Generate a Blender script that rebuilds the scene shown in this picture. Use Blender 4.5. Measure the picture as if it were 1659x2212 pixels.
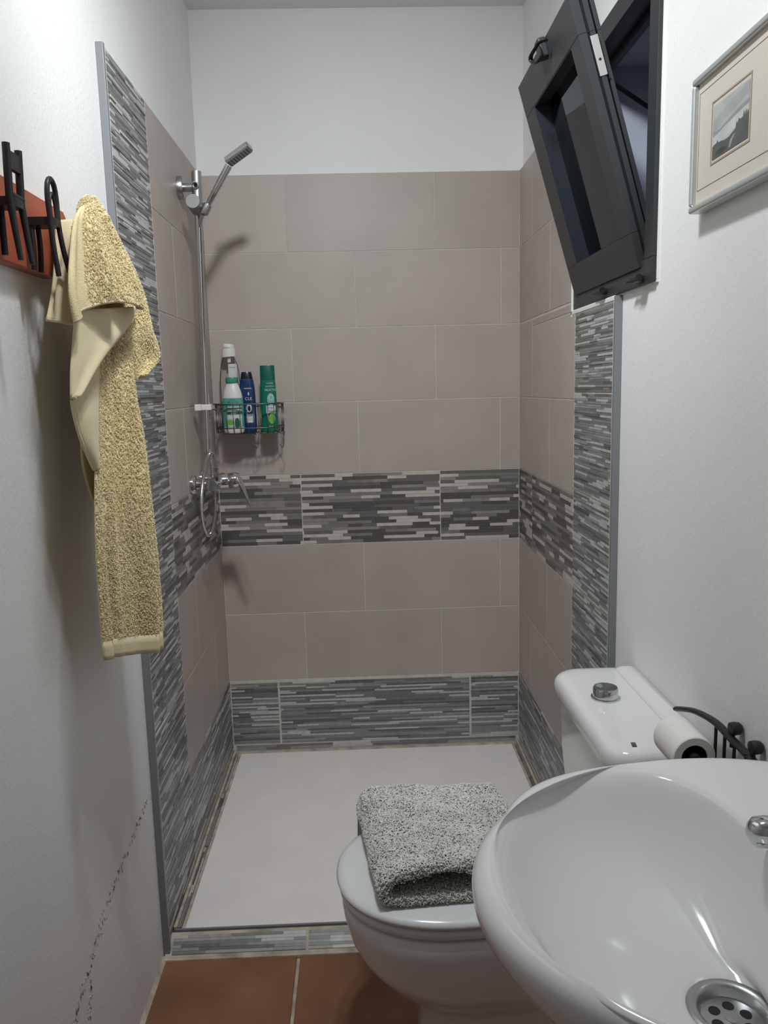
import bpy, math, random
import numpy as np
from mathutils import Vector, Matrix
random.seed(7); rng = np.random.default_rng(7)
S = bpy.context.scene; COL = S.collection
for o in list(bpy.data.objects): bpy.data.objects.remove(o)
PI = math.pi; sin = math.sin; cos = math.cos

# ------------------------------------------------------------------ camera
IW, IH = 1659, 2212
F, PITCH, YAW, ROLL, CZ = 1709.8, -.1552, .0273, -.0253, 1.372
_f = np.array([sin(YAW)*cos(PITCH), cos(YAW)*cos(PITCH), sin(PITCH)])
_r0 = np.array([cos(YAW), -sin(YAW), 0]); _u0 = np.cross(_r0, _f)
_r = cos(ROLL)*_r0 + sin(ROLL)*_u0; _u = -sin(ROLL)*_r0 + cos(ROLL)*_u0
cd = bpy.data.cameras.new('camera'); cam = bpy.data.objects.new('camera', cd); COL.objects.link(cam)
cd.sensor_fit = 'HORIZONTAL'; cd.sensor_width = 36; cd.lens = 36*F/IW; cd.clip_start = .02
cam.matrix_world = Matrix(((_r[0], _u[0], -_f[0], 0), (_r[1], _u[1], -_f[1], 0), (_r[2], _u[2], -_f[2], CZ), (0, 0, 0, 1)))
S.camera = cam

# ------------------------------------------------------------------ world, exposure
S.view_settings.view_transform = 'Standard'; S.view_settings.look = 'None'
S.view_settings.gamma = 1; S.view_settings.use_curve_mapping = False
S.view_settings.exposure = -0.2
# three adjustable spots on one ceiling fitting: position, what each is turned to, watts, cone
SPOTS = [((-.05, 1.16, 2.46), (.02, 2.80, 1.15), 52, 116), ((-.12, 1.06, 2.46), (-.522, 1.50, 1.42), 27, 130), ((.03, 1.04, 2.46), (.578, 1.40, 1.35), 34, 130)]
SPOT_COLOUR = (.92, .975, 1.0)
w = bpy.data.worlds.new('night'); S.world = w; w.use_nodes = True
w.node_tree.nodes['Background'].inputs[0].default_value = (.10, .13, .2, 1)
w.node_tree.nodes['Background'].inputs[1].default_value = .12

# ------------------------------------------------------------------ measuring: a seen point on the plane axis = value
def P(x, y, ax, v):
    d = _f + _r*(x-IW/2)/F - _u*(y-IH/2)/F
    t = (v-(CZ if ax == 2 else 0))/d[ax]
    q = d*t; return Vector((q[0], q[1], q[2]+CZ))

# ------------------------------------------------------------------ materials
def srgb(r, g, b):
    c = lambda v: (v/255)/12.92 if v/255 <= .04045 else ((v/255+.055)/1.055)**2.4
    return (c(r), c(g), c(b), 1)
def mat(name, col, rough=.5, metal=0, coat=0, noise=0, nscale=8, bump=0, bscale=60, bdist=.001, emit=None, es=0, spec=.5, trans=0, sheen=0, ior=1.45, detail=4):
    m = bpy.data.materials.new(name); m.use_nodes = True; nt = m.node_tree; b = nt.nodes['Principled BSDF']
    c = col if len(col) == 4 else (*col, 1)
    b.inputs['Base Color'].default_value = c; b.inputs['Roughness'].default_value = rough
    b.inputs['Metallic'].default_value = metal; b.inputs['Coat Weight'].default_value = coat
    b.inputs['Coat Roughness'].default_value = .08
    b.inputs['Specular IOR Level'].default_value = spec; b.inputs['Transmission Weight'].default_value = trans
    b.inputs['IOR'].default_value = ior; b.inputs['Sheen Weight'].default_value = sheen
    if emit: b.inputs['Emission Color'].default_value = emit; b.inputs['Emission Strength'].default_value = es
    if noise or bump:
        tc = nt.nodes.new('ShaderNodeTexCoord')
    if noise:
        n = nt.nodes.new('ShaderNodeTexNoise'); n.inputs['Scale'].default_value = nscale; n.inputs['Detail'].default_value = detail
        r = nt.nodes.new('ShaderNodeMapRange'); r.inputs[3].default_value = 1-noise; r.inputs[4].default_value = 1+noise
        r.inputs[1].default_value = .3; r.inputs[2].default_value = .7
        x = nt.nodes.new('ShaderNodeMix'); x.data_type = 'RGBA'; x.blend_type = 'MULTIPLY'; x.inputs[0].default_value = 1
        x.inputs[6].default_value = c
        nt.links.new(tc.outputs['Object'], n.inputs['Vector']); nt.links.new(n.outputs[0], r.inputs[0])
        cb = nt.nodes.new('ShaderNodeCombineColor')
        for i in range(3): nt.links.new(r.outputs[0], cb.inputs[i])
        nt.links.new(cb.outputs[0], x.inputs[7]); nt.links.new(x.outputs[2], b.inputs['Base Color'])
    if bump:
        n2 = nt.nodes.new('ShaderNodeTexNoise'); n2.inputs['Scale'].default_value = bscale; n2.inputs['Detail'].default_value = 3
        bp = nt.nodes.new('ShaderNodeBump'); bp.inputs['Strength'].default_value = bump; bp.inputs['Distance'].default_value = bdist
        nt.links.new(tc.outputs['Object'], n2.inputs['Vector']); nt.links.new(n2.outputs[0], bp.inputs['Height'])
        nt.links.new(bp.outputs[0], b.inputs['Normal'])
    return m
M = {}
M['plaster'] = mat('white_plaster', (.87, .865, .86), .68, bump=.32, bscale=150, bdist=.0022, noise=.02, nscale=3)
M['ceiling'] = mat('ceiling_paint', (.80, .80, .80), .7, bump=.3, bscale=90)
M['tile_a'] = mat('taupe_tile', (.46, .395, .358), .44, spec=.45, noise=.05, nscale=6, bump=.06, bscale=350, bdist=.0005)
M['tile_b'] = mat('taupe_tile_pale', (.485, .42, .381), .44, spec=.45, noise=.05, nscale=5, bump=.06, bscale=350, bdist=.0005)
M['tile_c'] = mat('taupe_tile_deep', (.44, .377, .341), .44, spec=.45, noise=.05, nscale=7, bump=.06, bscale=350, bdist=.0005)
M['grout'] = mat('pale_grout', (.60, .555, .50), .85, noise=.12, nscale=25)
M['grout_white'] = mat('white_grout', (.78, .76, .72), .8)
M['grout_dirty'] = mat('stained_grout', (.50, .42, .33), .85, noise=.35, nscale=22, bump=.4, bscale=200)
for i, c in enumerate([(.105, .098, .092), (.155, .146, .138), (.215, .205, .195), (.29, .265, .24), (.56, .505, .45)]):
    M['warm%d' % i] = mat('band_strip_%d' % i, c, .38, noise=.10, nscale=45, spec=.4)
for i, c in enumerate([(.135, .132, .13), (.195, .192, .19), (.26, .257, .254), (.33, .326, .32), (.52, .515, .505)]):
    M['cool%d' % i] = mat('column_strip_%d' % i, c, .45, noise=.12, nscale=60, spec=.4)
M['trim'] = mat('grey_trim', (.205, .217, .228), .42)
M['tray'] = mat('stone_resin_tray', (.89, .835, .81), .6, bump=.4, bscale=160, bdist=.0012, noise=.03, nscale=9)
M['terracotta'] = mat('terracotta_tile', (.255, .114, .060), .47, noise=.22, nscale=5, bump=.12, bscale=60, spec=.4)
M['chrome'] = mat('chrome', (.62, .63, .64), .1, 1)
M['satin'] = mat('satin_chrome', (.46, .465, .47), .32, 1)
M['knob'] = mat('matt_chrome_cap', (.30, .30, .30), .55, .5)
M['steel'] = mat('wire_steel', (.17, .155, .14), .36, 1)
M['darkrubber'] = mat('nozzle_rubber', (.07, .07, .068), .5)
M['ceramic'] = mat('white_ceramic', (.80, .795, .785), .12, coat=.5)
M['ceramic_lid'] = mat('seat_plastic', (.77, .77, .77), .2, coat=.3)
M['alu'] = mat('anthracite_aluminium', (.036, .038, .041), .45, spec=.4)
M['alu_dark'] = mat('navy_gasket', (.009, .013, .020), .5)
M['zinc'] = mat('zinc_plate', (.48, .47, .46), .4, .6)
M['night'] = mat('outside_wall', (.50, .52, .62), .8, bump=.3, bscale=80, noise=.05)
M['black_iron'] = mat('black_wrought_iron', (.018, .018, .020), .42, bump=.2, bscale=120)
M['red_wood'] = mat('red_stained_wood', (.40, .095, .052), .42, noise=.25, nscale=9, coat=.2)
M['towel'] = mat('yellow_terry', (.95, .79, .46), .95, noise=.06, nscale=30, bump=.5, bscale=420, bdist=.002, sheen=.3)
M['towel_base'] = mat('yellow_terry_ground', (.76, .63, .37), .95, noise=.08, nscale=30, bump=.6, bscale=420, bdist=.002)
M['towel_hem'] = mat('yellow_flat_weave', (.70, .60, .38), .95, bump=.35, bscale=300, bdist=.001, sheen=.2)
M['mat_pile'] = mat('grey_green_pile', (.78, .78, .70), .97, noise=.08, nscale=14, bump=.6, bscale=260, bdist=.003, sheen=.3)
M['paper'] = mat('toilet_paper', (.84, .81, .77), .95, bump=.2, bscale=220)
M['card'] = mat('card_core', (.05, .05, .06), .9)
M['silver'] = mat('silver_frame', (.62, .64, .64), .34, .55)
M['matboard'] = mat('cream_mount', (.66, .60, .53), .85, noise=.02, nscale=12)
M['matbevel'] = mat('mount_bevel', (.42, .34, .27), .8)
M['inkline'] = mat('ink_line', (.24, .17, .13), .8)
for i, g in enumerate([.46, .40, .32, .55, .60, .115, .17, .07]): M['ph%d' % i] = mat('print_grey_%d' % i, (g, g*1.01, g*1.01), .6, noise=.10, nscale=28)
M['green'] = mat('green_plastic', (.004, .155, .10), .3, coat=.2)
M['green_dark'] = mat('green_cap_plastic', (.004, .11, .075), .32, coat=.2)
M['mint'] = mat('mint_cap_plastic', (.06, .27, .22), .4)
M['mintlabel'] = mat('mint_label', (.10, .36, .29), .45)
M['deeplabel'] = mat('deep_green_print', (.015, .10, .07), .45)
M['leaf'] = mat('leaf_green_print', (.16, .42, .06), .45)
M['blueplastic'] = mat('blue_plastic', (.006, .035, .12), .22, coat=.4)
M['navy'] = mat('navy_cap', (.005, .008, .022), .22, coat=.4)
M['whiteplastic'] = mat('white_plastic', (.72, .70, .67), .35)
M['palelabel'] = mat('pale_print', (.58, .60, .58), .5)
M['aqua'] = mat('aqua_print', (.22, .43, .40), .5)
M['black'] = mat('black_print', (.015, .02, .02), .5)
M['orange'] = mat('tan_print', (.45, .28, .14), .5)
M['bluedot'] = mat('blue_dot', (.01, .03, .22), .3)
M['dirt'] = mat('crack_dirt', (.22, .195, .17), .9)  # dark dirt colour of some flakes along the crack
M['flake'] = mat('loose_paint_flake', (.62, .59, .55), .8)
M['drain_grey'] = mat('grate_grey', (.10, .10, .095), .45)
M['hole'] = mat('drain_dark', (.01, .01, .01), .6)
M['bulb'] = mat('opal_globe', (1, 1, 1), .5, emit=(.94, .98, 1, 1), es=12)
def glass_mat(name='window_glass', tint=(.82, .83, .84, 1), ior=1.5):
    m = bpy.data.materials.new(name); m.use_nodes = True; nt = m.node_tree; nt.nodes.clear()
    o = nt.nodes.new('ShaderNodeOutputMaterial'); mx = nt.nodes.new('ShaderNodeMixShader')
    t = nt.nodes.new('ShaderNodeBsdfTransparent'); t.inputs[0].default_value = tint
    g = nt.nodes.new('ShaderNodeBsdfGlossy'); g.inputs['Roughness'].default_value = .03; g.inputs['Color'].default_value = (.86, .93, 1, 1)
    fr = nt.nodes.new('ShaderNodeFresnel'); fr.inputs[0].default_value = ior
    nt.links.new(fr.outputs[0], mx.inputs[0]); nt.links.new(t.outputs[0], mx.inputs[1]); nt.links.new(g.outputs[0], mx.inputs[2])
    nt.links.new(mx.outputs[0], o.inputs[0]); return m
M['glass'] = glass_mat(); M['clear'] = glass_mat('clear_bottle_plastic', (.955, .955, .95, 1), 1.16)

# ------------------------------------------------------------------ mesh helpers
class MB:
    def __init__(s): s.v = []; s.f = []; s.m = []
    def add(s, vs, fs, m=0):
        n = len(s.v); s.v += [tuple(v) for v in vs]; s.f += [tuple(i+n for i in f) for f in fs]; s.m += [m]*len(fs); return s
    def box(s, x0, x1, y0, y1, z0, z1, m=0):
        return s.add([(x, y, z) for z in (z0, z1) for y in (y0, y1) for x in (x0, x1)],
                     [(0, 2, 3, 1), (4, 5, 7, 6), (0, 1, 5, 4), (2, 6, 7, 3), (0, 4, 6, 2), (1, 3, 7, 5)], m)
    def hexa(s, p, m=0):   # 8 points: bottom 4 ccw, top 4 ccw
        return s.add(p, [(3, 2, 1, 0), (4, 5, 6, 7), (0, 1, 5, 4), (1, 2, 6, 5), (2, 3, 7, 6), (3, 0, 4, 7)], m)
    def loft(s, secs, m=0, cap=True, closed=True):
        n = len(secs[0]); vs = [p for q in secs for p in q]; fs = []
        for i in range(len(secs)-1):
            for j in range(n if closed else n-1):
                k = (j+1) % n; fs.append((i*n+j, i*n+k, (i+1)*n+k, (i+1)*n+j))
        if cap and closed:
            fs.append(tuple(range(n-1, -1, -1))); fs.append(tuple((len(secs)-1)*n+j for j in range(n)))
        return s.add(vs, fs, m)
    def tube(s, pts, r, n=8, m=0, closed=False, flat=1.0):
        pts = [Vector(p) for p in pts]; N = len(pts); secs = []; prev = None
        for i, p in enumerate(pts):
            if closed: t = (pts[(i+1) % N]-pts[i-1]).normalized()
            else: t = (pts[min(i+1, N-1)]-pts[max(i-1, 0)]).normalized()
            if prev is None:
                a = Vector((0, 0, 1)) if abs(t.z) < .9 else Vector((1, 0, 0)); x = t.cross(a).normalized()
            else: x = (prev-t*prev.dot(t)).normalized()
            prev = x; y = t.cross(x); rr = r[i] if isinstance(r, (list, tuple)) else r
            secs.append([p+x*rr*cos(2*PI*j/n)+y*rr*flat*sin(2*PI*j/n) for j in range(n)])
        if closed: secs.append(secs[0]); return s.loft(secs, m, cap=False)
        return s.loft(secs, m)
    def cyl(s, p0, p1, r0, r1=None, n=20, m=0): return s.tube([p0, p1], [r0, r0 if r1 is None else r1], n, m)
    def lathe(s, prof, c, axis=(0, 0, 1), n=24, m=0, cap=True):
        a = Vector(axis).normalized(); b = Vector((1, 0, 0)) if abs(a.x) < .9 else Vector((0, 1, 0))
        x = a.cross(b).normalized(); y = a.cross(x); c = Vector(c)
        return s.loft([[c+a*h+(x*cos(2*PI*j/n)+y*sin(2*PI*j/n))*r for j in range(n)] for r, h in prof], m, cap)
    def grid(s, G, m=0):
        R, C = len(G), len(G[0])
        return s.add([p for q in G for p in q], [(i*C+j, i*C+j+1, (i+1)*C+j+1, (i+1)*C+j) for i in range(R-1) for j in range(C-1)], m)
    def build(s, name, mats, parent=None, smooth=None, bevel=0, bseg=2, sub=0, solid=0, label=None, kind=None, weld=False, loc=None):
        me = bpy.data.meshes.new(name)
        off = Vector((0, 0, 0)); q = parent
        while q is not None: off += q.location; q = q.parent
        if loc is not None: off = Vector(loc)
        v = np.array(s.v, float)-np.array(off)
        me.from_pydata([tuple(p) for p in v], [], s.f); me.update()
        for a in (mats if isinstance(mats, (list, tuple)) else [mats]): me.materials.append(M[a])
        me.polygons.foreach_set('material_index', s.m)
        if smooth is not None:
            me.polygons.foreach_set('use_smooth', [True]*len(me.polygons))
            if smooth < 180: me.set_sharp_from_angle(angle=math.radians(smooth))
        o = bpy.data.objects.new(name, me); COL.objects.link(o)
        if parent is not None: o.parent = parent
        elif loc is not None: o.location = loc
        if weld: o.modifiers.new('weld', 'WELD').merge_threshold = 1e-5
        if solid: md = o.modifiers.new('solid', 'SOLIDIFY'); md.thickness = solid; md.offset = 0
        if bevel: md = o.modifiers.new('bevel', 'BEVEL'); md.width = bevel; md.segments = bseg; md.limit_method = 'ANGLE'
        if sub: md = o.modifiers.new('sub', 'SUBSURF'); md.levels = md.render_levels = sub
        if label: o['label'] = label
        if kind: o['kind'] = kind
        return o
def tag(o, label, cat, group=None):
    o['label'] = label; o['category'] = cat
    if group: o['group'] = group
    return o
def thing(name, loc, label, cat, group=None):
    o = bpy.data.objects.new(name, None); COL.objects.link(o); o.location = loc; o.empty_display_size = .05
    return tag(o, label, cat, group)
def lerp(a, b, t): return a+(b-a)*t
def smoothpath(pts, n=6):
    pts = [Vector(p) for p in pts]; out = []
    for i in range(len(pts)-1):
        p0 = pts[max(i-1, 0)]; p1 = pts[i]; p2 = pts[i+1]; p3 = pts[min(i+2, len(pts)-1)]
        for k in range(n):
            t = k/n
            out.append(.5*((2*p1)+(p2-p0)*t+(2*p0-5*p1+4*p2-p3)*t*t+(3*p1-p0-3*p2+p3)*t**3))
    return out+[pts[-1]]

# ------------------------------------------------------------------ room sizes
XL, XR, YB = -.5073, .5632, 2.8009          # faces of the shower tiling
PLX, PRX, PBY = -.522, .578, 2.8155         # plaster faces
ZT, PITCHZ = 2.0873, .2525                  # top of tiling, height of a course
CEIL, YF = 2.604, -.40
WY0, WY1, WZ0, WZ1 = 1.548, 2.111, 1.562, 2.163   # window frame in the right wall
def struct(o): o['kind'] = 'structure'; return o

fl = struct(MB().box(PLX-.1, PRX+.1, YF-.1, PBY+.1, -.1, -.006).build('floor', 'grout_dirty'))
ce = struct(MB().box(PLX-.1, PRX+.4, YF-.1, PBY+.1, CEIL, CEIL+.1).build('ceiling', 'ceiling'))
wb = struct(MB().box(PLX-.1, PRX+.1, PBY, PBY+.1, 0, CEIL).build('wall_back', 'plaster'))
wl = struct(MB().box(PLX-.1, PLX, YF, PBY, 0, CEIL).build('wall_left', 'plaster'))
wf = struct(MB().box(PLX-.1, PRX+.1, YF-.1, YF, 0, CEIL).build('wall_front', 'plaster'))  # unseen wall, set close behind the camera to bounce more light
m = MB()
ox = PRX+.22
for a in ((YF, PBY, 0, WZ0+.01), (YF, PBY, WZ1-.01, CEIL), (YF, WY0+.01, WZ0+.01, WZ1-.01), (WY1-.01, PBY, WZ0+.01, WZ1-.01)):
    m.box(PRX, ox, *a)
wr = struct(m.build('wall_right', 'plaster'))

# floor tiles
T = .333; g = .004; edge = 1.762
k = 0
for i in range(4):
    x0 = PLX+.004+i*T; x1 = min(x0+T-2*g, PRX-.002)
    if x1-x0 < .03: continue
    y1 = edge
    while y1 > YF+.03:
        y0 = max(y1-T+2*g, YF+.002)
        MB().box(x0, x1, y0, y1, -.01, 0).build('tile', 'terracotta', fl, bevel=.0025, bseg=2)
        y1 -= T

# ------------------------------------------------------------------ wall tiles
def fx(wall):
    # maps (a = along wall, z, d = proud of plaster) to world
    if wall == 'b': return lambda a, z, d: (a, PBY-d, z)
    if wall == 'l': return lambda a, z, d: (PLX+d, a, z)
    return lambda a, z, d: (PRX-d, a, z)
TH = .0146
def slab(mb, f, a0, a1, z0, z1, d0, d1, m=0):
    p = [f(a0, z0, d0), f(a1, z0, d0), f(a1, z0, d1), f(a0, z0, d1), f(a0, z1, d0), f(a1, z1, d0), f(a1, z1, d1), f(a0, z1, d1)]
    mb.hexa([Vector(q) for q in p], m)
def fixn(o):
    import bmesh
    b = bmesh.new(); b.from_mesh(o.data); bmesh.ops.recalc_face_normals(b, faces=b.faces); b.to_mesh(o.data); b.free(); return o
J = .0013
def tile(wall, par, a0, a1, z0, z1):
    b = MB(); slab(b, fx(wall), a0+J, a1-J, z0+J, z1-J, .002, TH)
    fixn(b.build('tile', random.choice(['tile_a', 'tile_a', 'tile_b', 'tile_c']), par, bevel=.0009, bseg=1))
def mosaic(wall, par, a0, a1, z0, z1, pal, rowh, lens, gap=.0022, light=.28, relief=.0009):
    f = fx(wall); b = MB(); slab(b, f, a0+gap, a1-gap, z0+gap, z1-gap, .002, TH-.0012)
    base = fixn(b.build('mosaic_tile', pal+'2', par))
    s = MB(); n = max(1, round((z1-z0-2*gap)/rowh)); h = (z1-z0-2*gap)/n; prev = 0
    for i in range(n):
        zz = z0+gap+i*h; a = a0+gap-random.uniform(0, lens[1]*.8); last = -1
        while a < a1-gap:
            L = random.uniform(*lens); e = min(a+L, a1-gap); st = max(a, a0+gap); a += L
            if e-st < .004: continue
            c = 4 if (random.random() < light and last != 4) else random.choice([0, 0, 1, 1, 2, 2, 3] if pal == 'warm' else [0, 1, 1, 2, 2, 3])
            last = c
            q = .00018
            slab(s, f, st+q, e-q, zz+q, zz+h-q, TH-.0014, TH+random.uniform(-.0004, relief), c)
    o = fixn(s.build('mosaic_strip', [pal+'%d' % i for i in range(5)], base)); o['kind'] = 'stuff'
def row_z(k): return ZT-(k+1)*PITCHZ, ZT-k*PITCHZ

def grout_sheet(wall, par, rects, name='grout', mt='grout', d=TH-.0011):
    b = MB()
    for a0, a1, z0, z1 in rects: slab(b, fx(wall), a0, a1, z0, z1, .0005, d)
    fixn(b.build(name, mt, par))
# back wall
grout_sheet('b', wb, [(XL, XR, .02, ZT)])
joints = {0: [-.23, .273], 1: [-.003, .499], 2: [-.228, .27], 3: [-.006, .495], 5: [.0, .494], 6: [-.222, .277]}
for k2, js in joints.items():
    z0, z1 = row_z(k2); xs = [XL]+js+[XR]
    for a, b_ in zip(xs, xs[1:]): tile('b', wb, a, b_, z0, z1)
z0, z1 = row_z(4)
for a, b_ in ((XL, -.216), (-.216, .279), (.279, XR)): mosaic('b', wb, a, b_, z0, z1, 'warm', .0115, (.05, .17), gap=.0014)
z0, z1 = row_z(7); z0 = .069
for a, b_ in ((XL, -.329), (-.329, .381), (.381, XR)): mosaic('b', wb, a, b_, z0, z1-.008, 'cool', .0064, (.06, .28), light=.22, gap=.0035)
for a, b_ in ((XL+.01, -.134), (-.134, XR-.01)): mosaic('b', wb, a, b_, .046, .069, 'cool', .0085, (.06, .2), gap=.0025)
# left wall
YS_L0, YS_L1, YS_R0, YS_R1 = 1.786, 2.098, 1.762, 2.078
grout_sheet('l', wl, [(YS_L0, YB, .02, ZT)])
lj = {0: [2.56], 1: [2.317], 2: [2.56], 3: [2.314], 5: [2.328], 6: [2.57]}
for k2, js in lj.items():
    z0, z1 = row_z(k2); ys = [YS_L1+.002]+js+[YB]
    for a, b_ in zip(ys, ys[1:]): tile('l', wl, a, b_, z0, z1)
z0, z1 = row_z(4)
for a, b_ in ((YS_L1+.002, 2.231), (2.231, 2.72), (2.72, YB)): mosaic('l', wl, a, b_, z0, z1, 'warm', .0115, (.05, .17), gap=.0014)
z1 = row_z(7)[1]
for a, b_ in ((YS_L1+.002, 2.42), (2.42, YB)): mosaic('l', wl, a, b_, .062, z1-.002, 'cool', .0064, (.06, .28), light=.22, gap=.001)
zs = [ZT, 1.860, 1.611, 1.344, 1.076, .830, .572, .318, .045]
for a, b_ in zip(zs, zs[1:]): mosaic('l', wl, YS_L0+.003, YS_L1, b_, a, 'cool', .0060, (.04, .16), gap=.002, light=.3, relief=.0014)
# right wall (the tiling is cut round the window frame)
WM = WY1+.012
grout_sheet('r', wr, [(YS_R0, YB, .02, row_z(2)[1]-.03), (WM, YB, row_z(2)[1]-.03, ZT)])
rj = {0: [2.60], 1: [2.358], 2: [2.591], 3: [2.351], 5: [2.369], 6: [2.603]}
for k2, js in rj.items():
    z0, z1 = row_z(k2); ys = [(WM if k2 < 2 else YS_R1+.002)]+js+[YB]
    if k2 == 2: z1 = z1-.004
    for a, b_ in zip(ys, ys[1:]):
        if k2 == 2 and a < WM: tile('r', wr, a, b_, z0, WZ0-.006); tile('r', wr, WM, b_, WZ0-.006, z1)
        else: tile('r', wr, a, b_, z0, z1)
z0, z1 = row_z(4)
for a, b_ in ((YS_R1+.002, 2.587), (2.587, YB)): mosaic('r', wr, a, b_, z0, z1, 'warm', .0115, (.05, .17), gap=.0014)
z1 = row_z(7)[1]
for a, b_ in ((YS_R1+.002, 2.44), (2.44, YB)): mosaic('r', wr, a, b_, .062, z1-.002, 'cool', .0064, (.06, .28), light=.22, gap=.001)
zs = [1.548, 1.348, 1.092, .836, .58, .318, .045]
for a, b_ in zip(zs, zs[1:]): mosaic('r', wr, YS_R0+.003, YS_R1, b_, a, 'cool', .0060, (.04, .16), gap=.002, light=.3, relief=.0014)
# white filler round the window cut-out
b = MB()
b.box(XR-.0006, PRX-.0005, WY1+.001, WM-.001, WZ0-.02, WZ0+.16)
b.box(XR-.0006, PRX-.0005, YS_R0+.004, WM-.001, WZ0-.0135, WZ0-.002)
b.build('window_filler', 'grout_white', wr, bevel=.002)
# light corner joints
b = MB(); b.box(XL-.001, XL+.0016, YB-.0016, YB+.001, .05, ZT); b.box(XR-.0016, XR+.001, YB-.0016, YB+.001, .05, ZT)
b.build('corner_joint', 'grout', wb)
# tile-edge trims
struct(MB().box(PLX, XL+.0015, 1.774, YS_L0, .0, ZT+.004).build('trim_1', 'trim', bevel=.0012))
struct(MB().box(XR-.0015, PRX, 1.750, YS_R0, .0, WZ0-.004).build('trim_2', 'trim', bevel=.0012))
b = MB(); b.box(PLX, XL+.0012, YS_L0, YS_L0+.0022, .05, ZT)
b.build('trim_joint', 'grout_white', wl)
b = MB(); b.box(XR-.0012, PRX, YS_R0, YS_R0+.0022, .05, 1.55)
b.build('trim_joint', 'grout_white', wr)
# cracked, flaking plaster low on the left wall
b = MB()
cr = [P(318, 1725, 0, PLX), P(285, 1815, 0, PLX), P(240, 1930, 0, PLX), P(205, 2045, 0, PLX), P(170, 2170, 0, PLX), P(150, 2260, 0, PLX)]
cr = smoothpath(cr, 8); cr2 = smoothpath([P(196, 2140, 0, PLX), P(192, 2200, 0, PLX), P(186, 2300, 0, PLX)], 6)
for i, p in enumerate(cr+cr2):
    for q in range(5):
        y = p.y+random.gauss(0, .005); z = p.z+random.gauss(0, .007); L = random.uniform(.001, .0035); hh = random.uniform(.0005, .0012)
        a = random.uniform(.6, 1.9); cy, cz = cos(a)*L, sin(a)*L; ny, nz = -sin(a)*hh, cos(a)*hh
        pts = [(y-cy-ny, z-cz-nz), (y+cy-ny, z+cz-nz), (y+cy+ny, z+cz+nz), (y-cy+ny, z-cz+nz)]
        t = random.uniform(.0006, .0018)
        b.hexa([(PLX, *q2) for q2 in pts]+[(PLX+t, *q2) for q2 in pts], random.choice([0, 1, 1, 1]))
o = fixn(b.build('plaster_crack', ['dirt', 'flake'], wl)); o['kind'] = 'stuff'
# grimy grout fillet along the floor at the left wall
sec = []
for i in range(14):
    y = lerp(YF+.02, 1.772, i/13); q = random.uniform(.006, .011); h = random.uniform(.006, .012)
    sec.append([(PLX, y, 0), (PLX+q, y, .001), (PLX+q*.5, y, h*.5), (PLX, y, h)])
fixn(MB().loft(sec).build('grout_fillet', 'grout_dirty', fl, smooth=50))

# ------------------------------------------------------------------ shower tray and its kerb
tr = thing('shower_tray', (0, 2.3, 0), 'flat off-white stone-textured shower tray between the tiled walls', 'shower tray')
MB().box(XL+.029, XR-.029, 1.8225, YB-.012, 0, .041).build('tray_slab', 'tray', tr, bevel=.002)
MB().box(XL+.006, XR-.006, 1.8165, 1.8222, .02, .0425).build('edge_profile', 'trim', tr, bevel=.0008, label='grey metal edge strip along the front of the tray')
b = MB(); b.box(XL+.0205, XL+.029, 1.823, YB-.004, .0, .0415); b.box(XR-.029, XR-.0205, 1.823, YB-.004, 0, .0415)
b.box(XL+.001, XL+.0095, 1.8225, YB-.004, .0, .047); b.box(XR-.0095, XR-.001, 1.8225, YB-.004, 0, .047)
b.box(XL+.02, XR-.02, YB-.012, YB-.001, 0, .0445)
b.build('grout_line', 'grout_dirty', tr, bevel=.002)
def sliver(x0, x1, y0, y1):
    s = MB(); y = y0
    s.box(x0, x1, y0, y1, .0, .0405, 1); w2 = (x1-x0)/2
    for i in range(2):
        y = y0-random.uniform(0, .08)
        while y < y1:
            L = random.uniform(.05, .16); a = max(y, y0); e = min(y+L, y1); y += L
            if e-a > .004: s.box(x0+i*w2+.0003, x0+(i+1)*w2-.0003, a+.0004, e-.0004, .04, .0415+random.uniform(0, .0008), random.choice([0, 1, 2, 4]))
    o = s.build('mosaic_sliver', ['cool%d' % i for i in range(5)], tr); o['kind'] = 'stuff'
for y0, y1 in ((1.826, 2.18), (2.186, 2.46), (2.466, 2.775)):
    sliver(XL+.010, XL+.020, y0, y1); sliver(XR-.020, XR-.010, y0, y1)
# sloping mosaic kerb in front
kb = thing('kerb', (0, 1.79, 0), 'sloping grey mosaic kerb in front of the shower tray', 'kerb')
def ramp(b, x0, x1, t0, t1, lift, m=0):
    A = Vector((0, 1.7675, .003)); B = Vector((0, 1.8150, .036)); n = Vector((0, -(B.z-A.z), B.y-A.y)).normalized()
    p0 = A.lerp(B, t0); p1 = A.lerp(B, t1)
    lo = [Vector((x0, p0.y, .0)), Vector((x1, p0.y, .0)), Vector((x1, p1.y, 0)), Vector((x0, p1.y, 0))]
    hi = [Vector((x0, 0, 0))+p0+n*lift, Vector((x1, 0, 0))+p0+n*lift, Vector((x1, 0, 0))+p1+n*lift, Vector((x0, 0, 0))+p1+n*lift]
    b.hexa(lo+hi, m)
b = MB(); ramp(b, PLX+.004, PRX-.004, 0, 1, .001); b.box(PLX+.004, PRX-.004, 1.7578, 1.7695, -.004, .0035); fixn(b.build('grout_bed', 'grout_dirty', kb))
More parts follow.
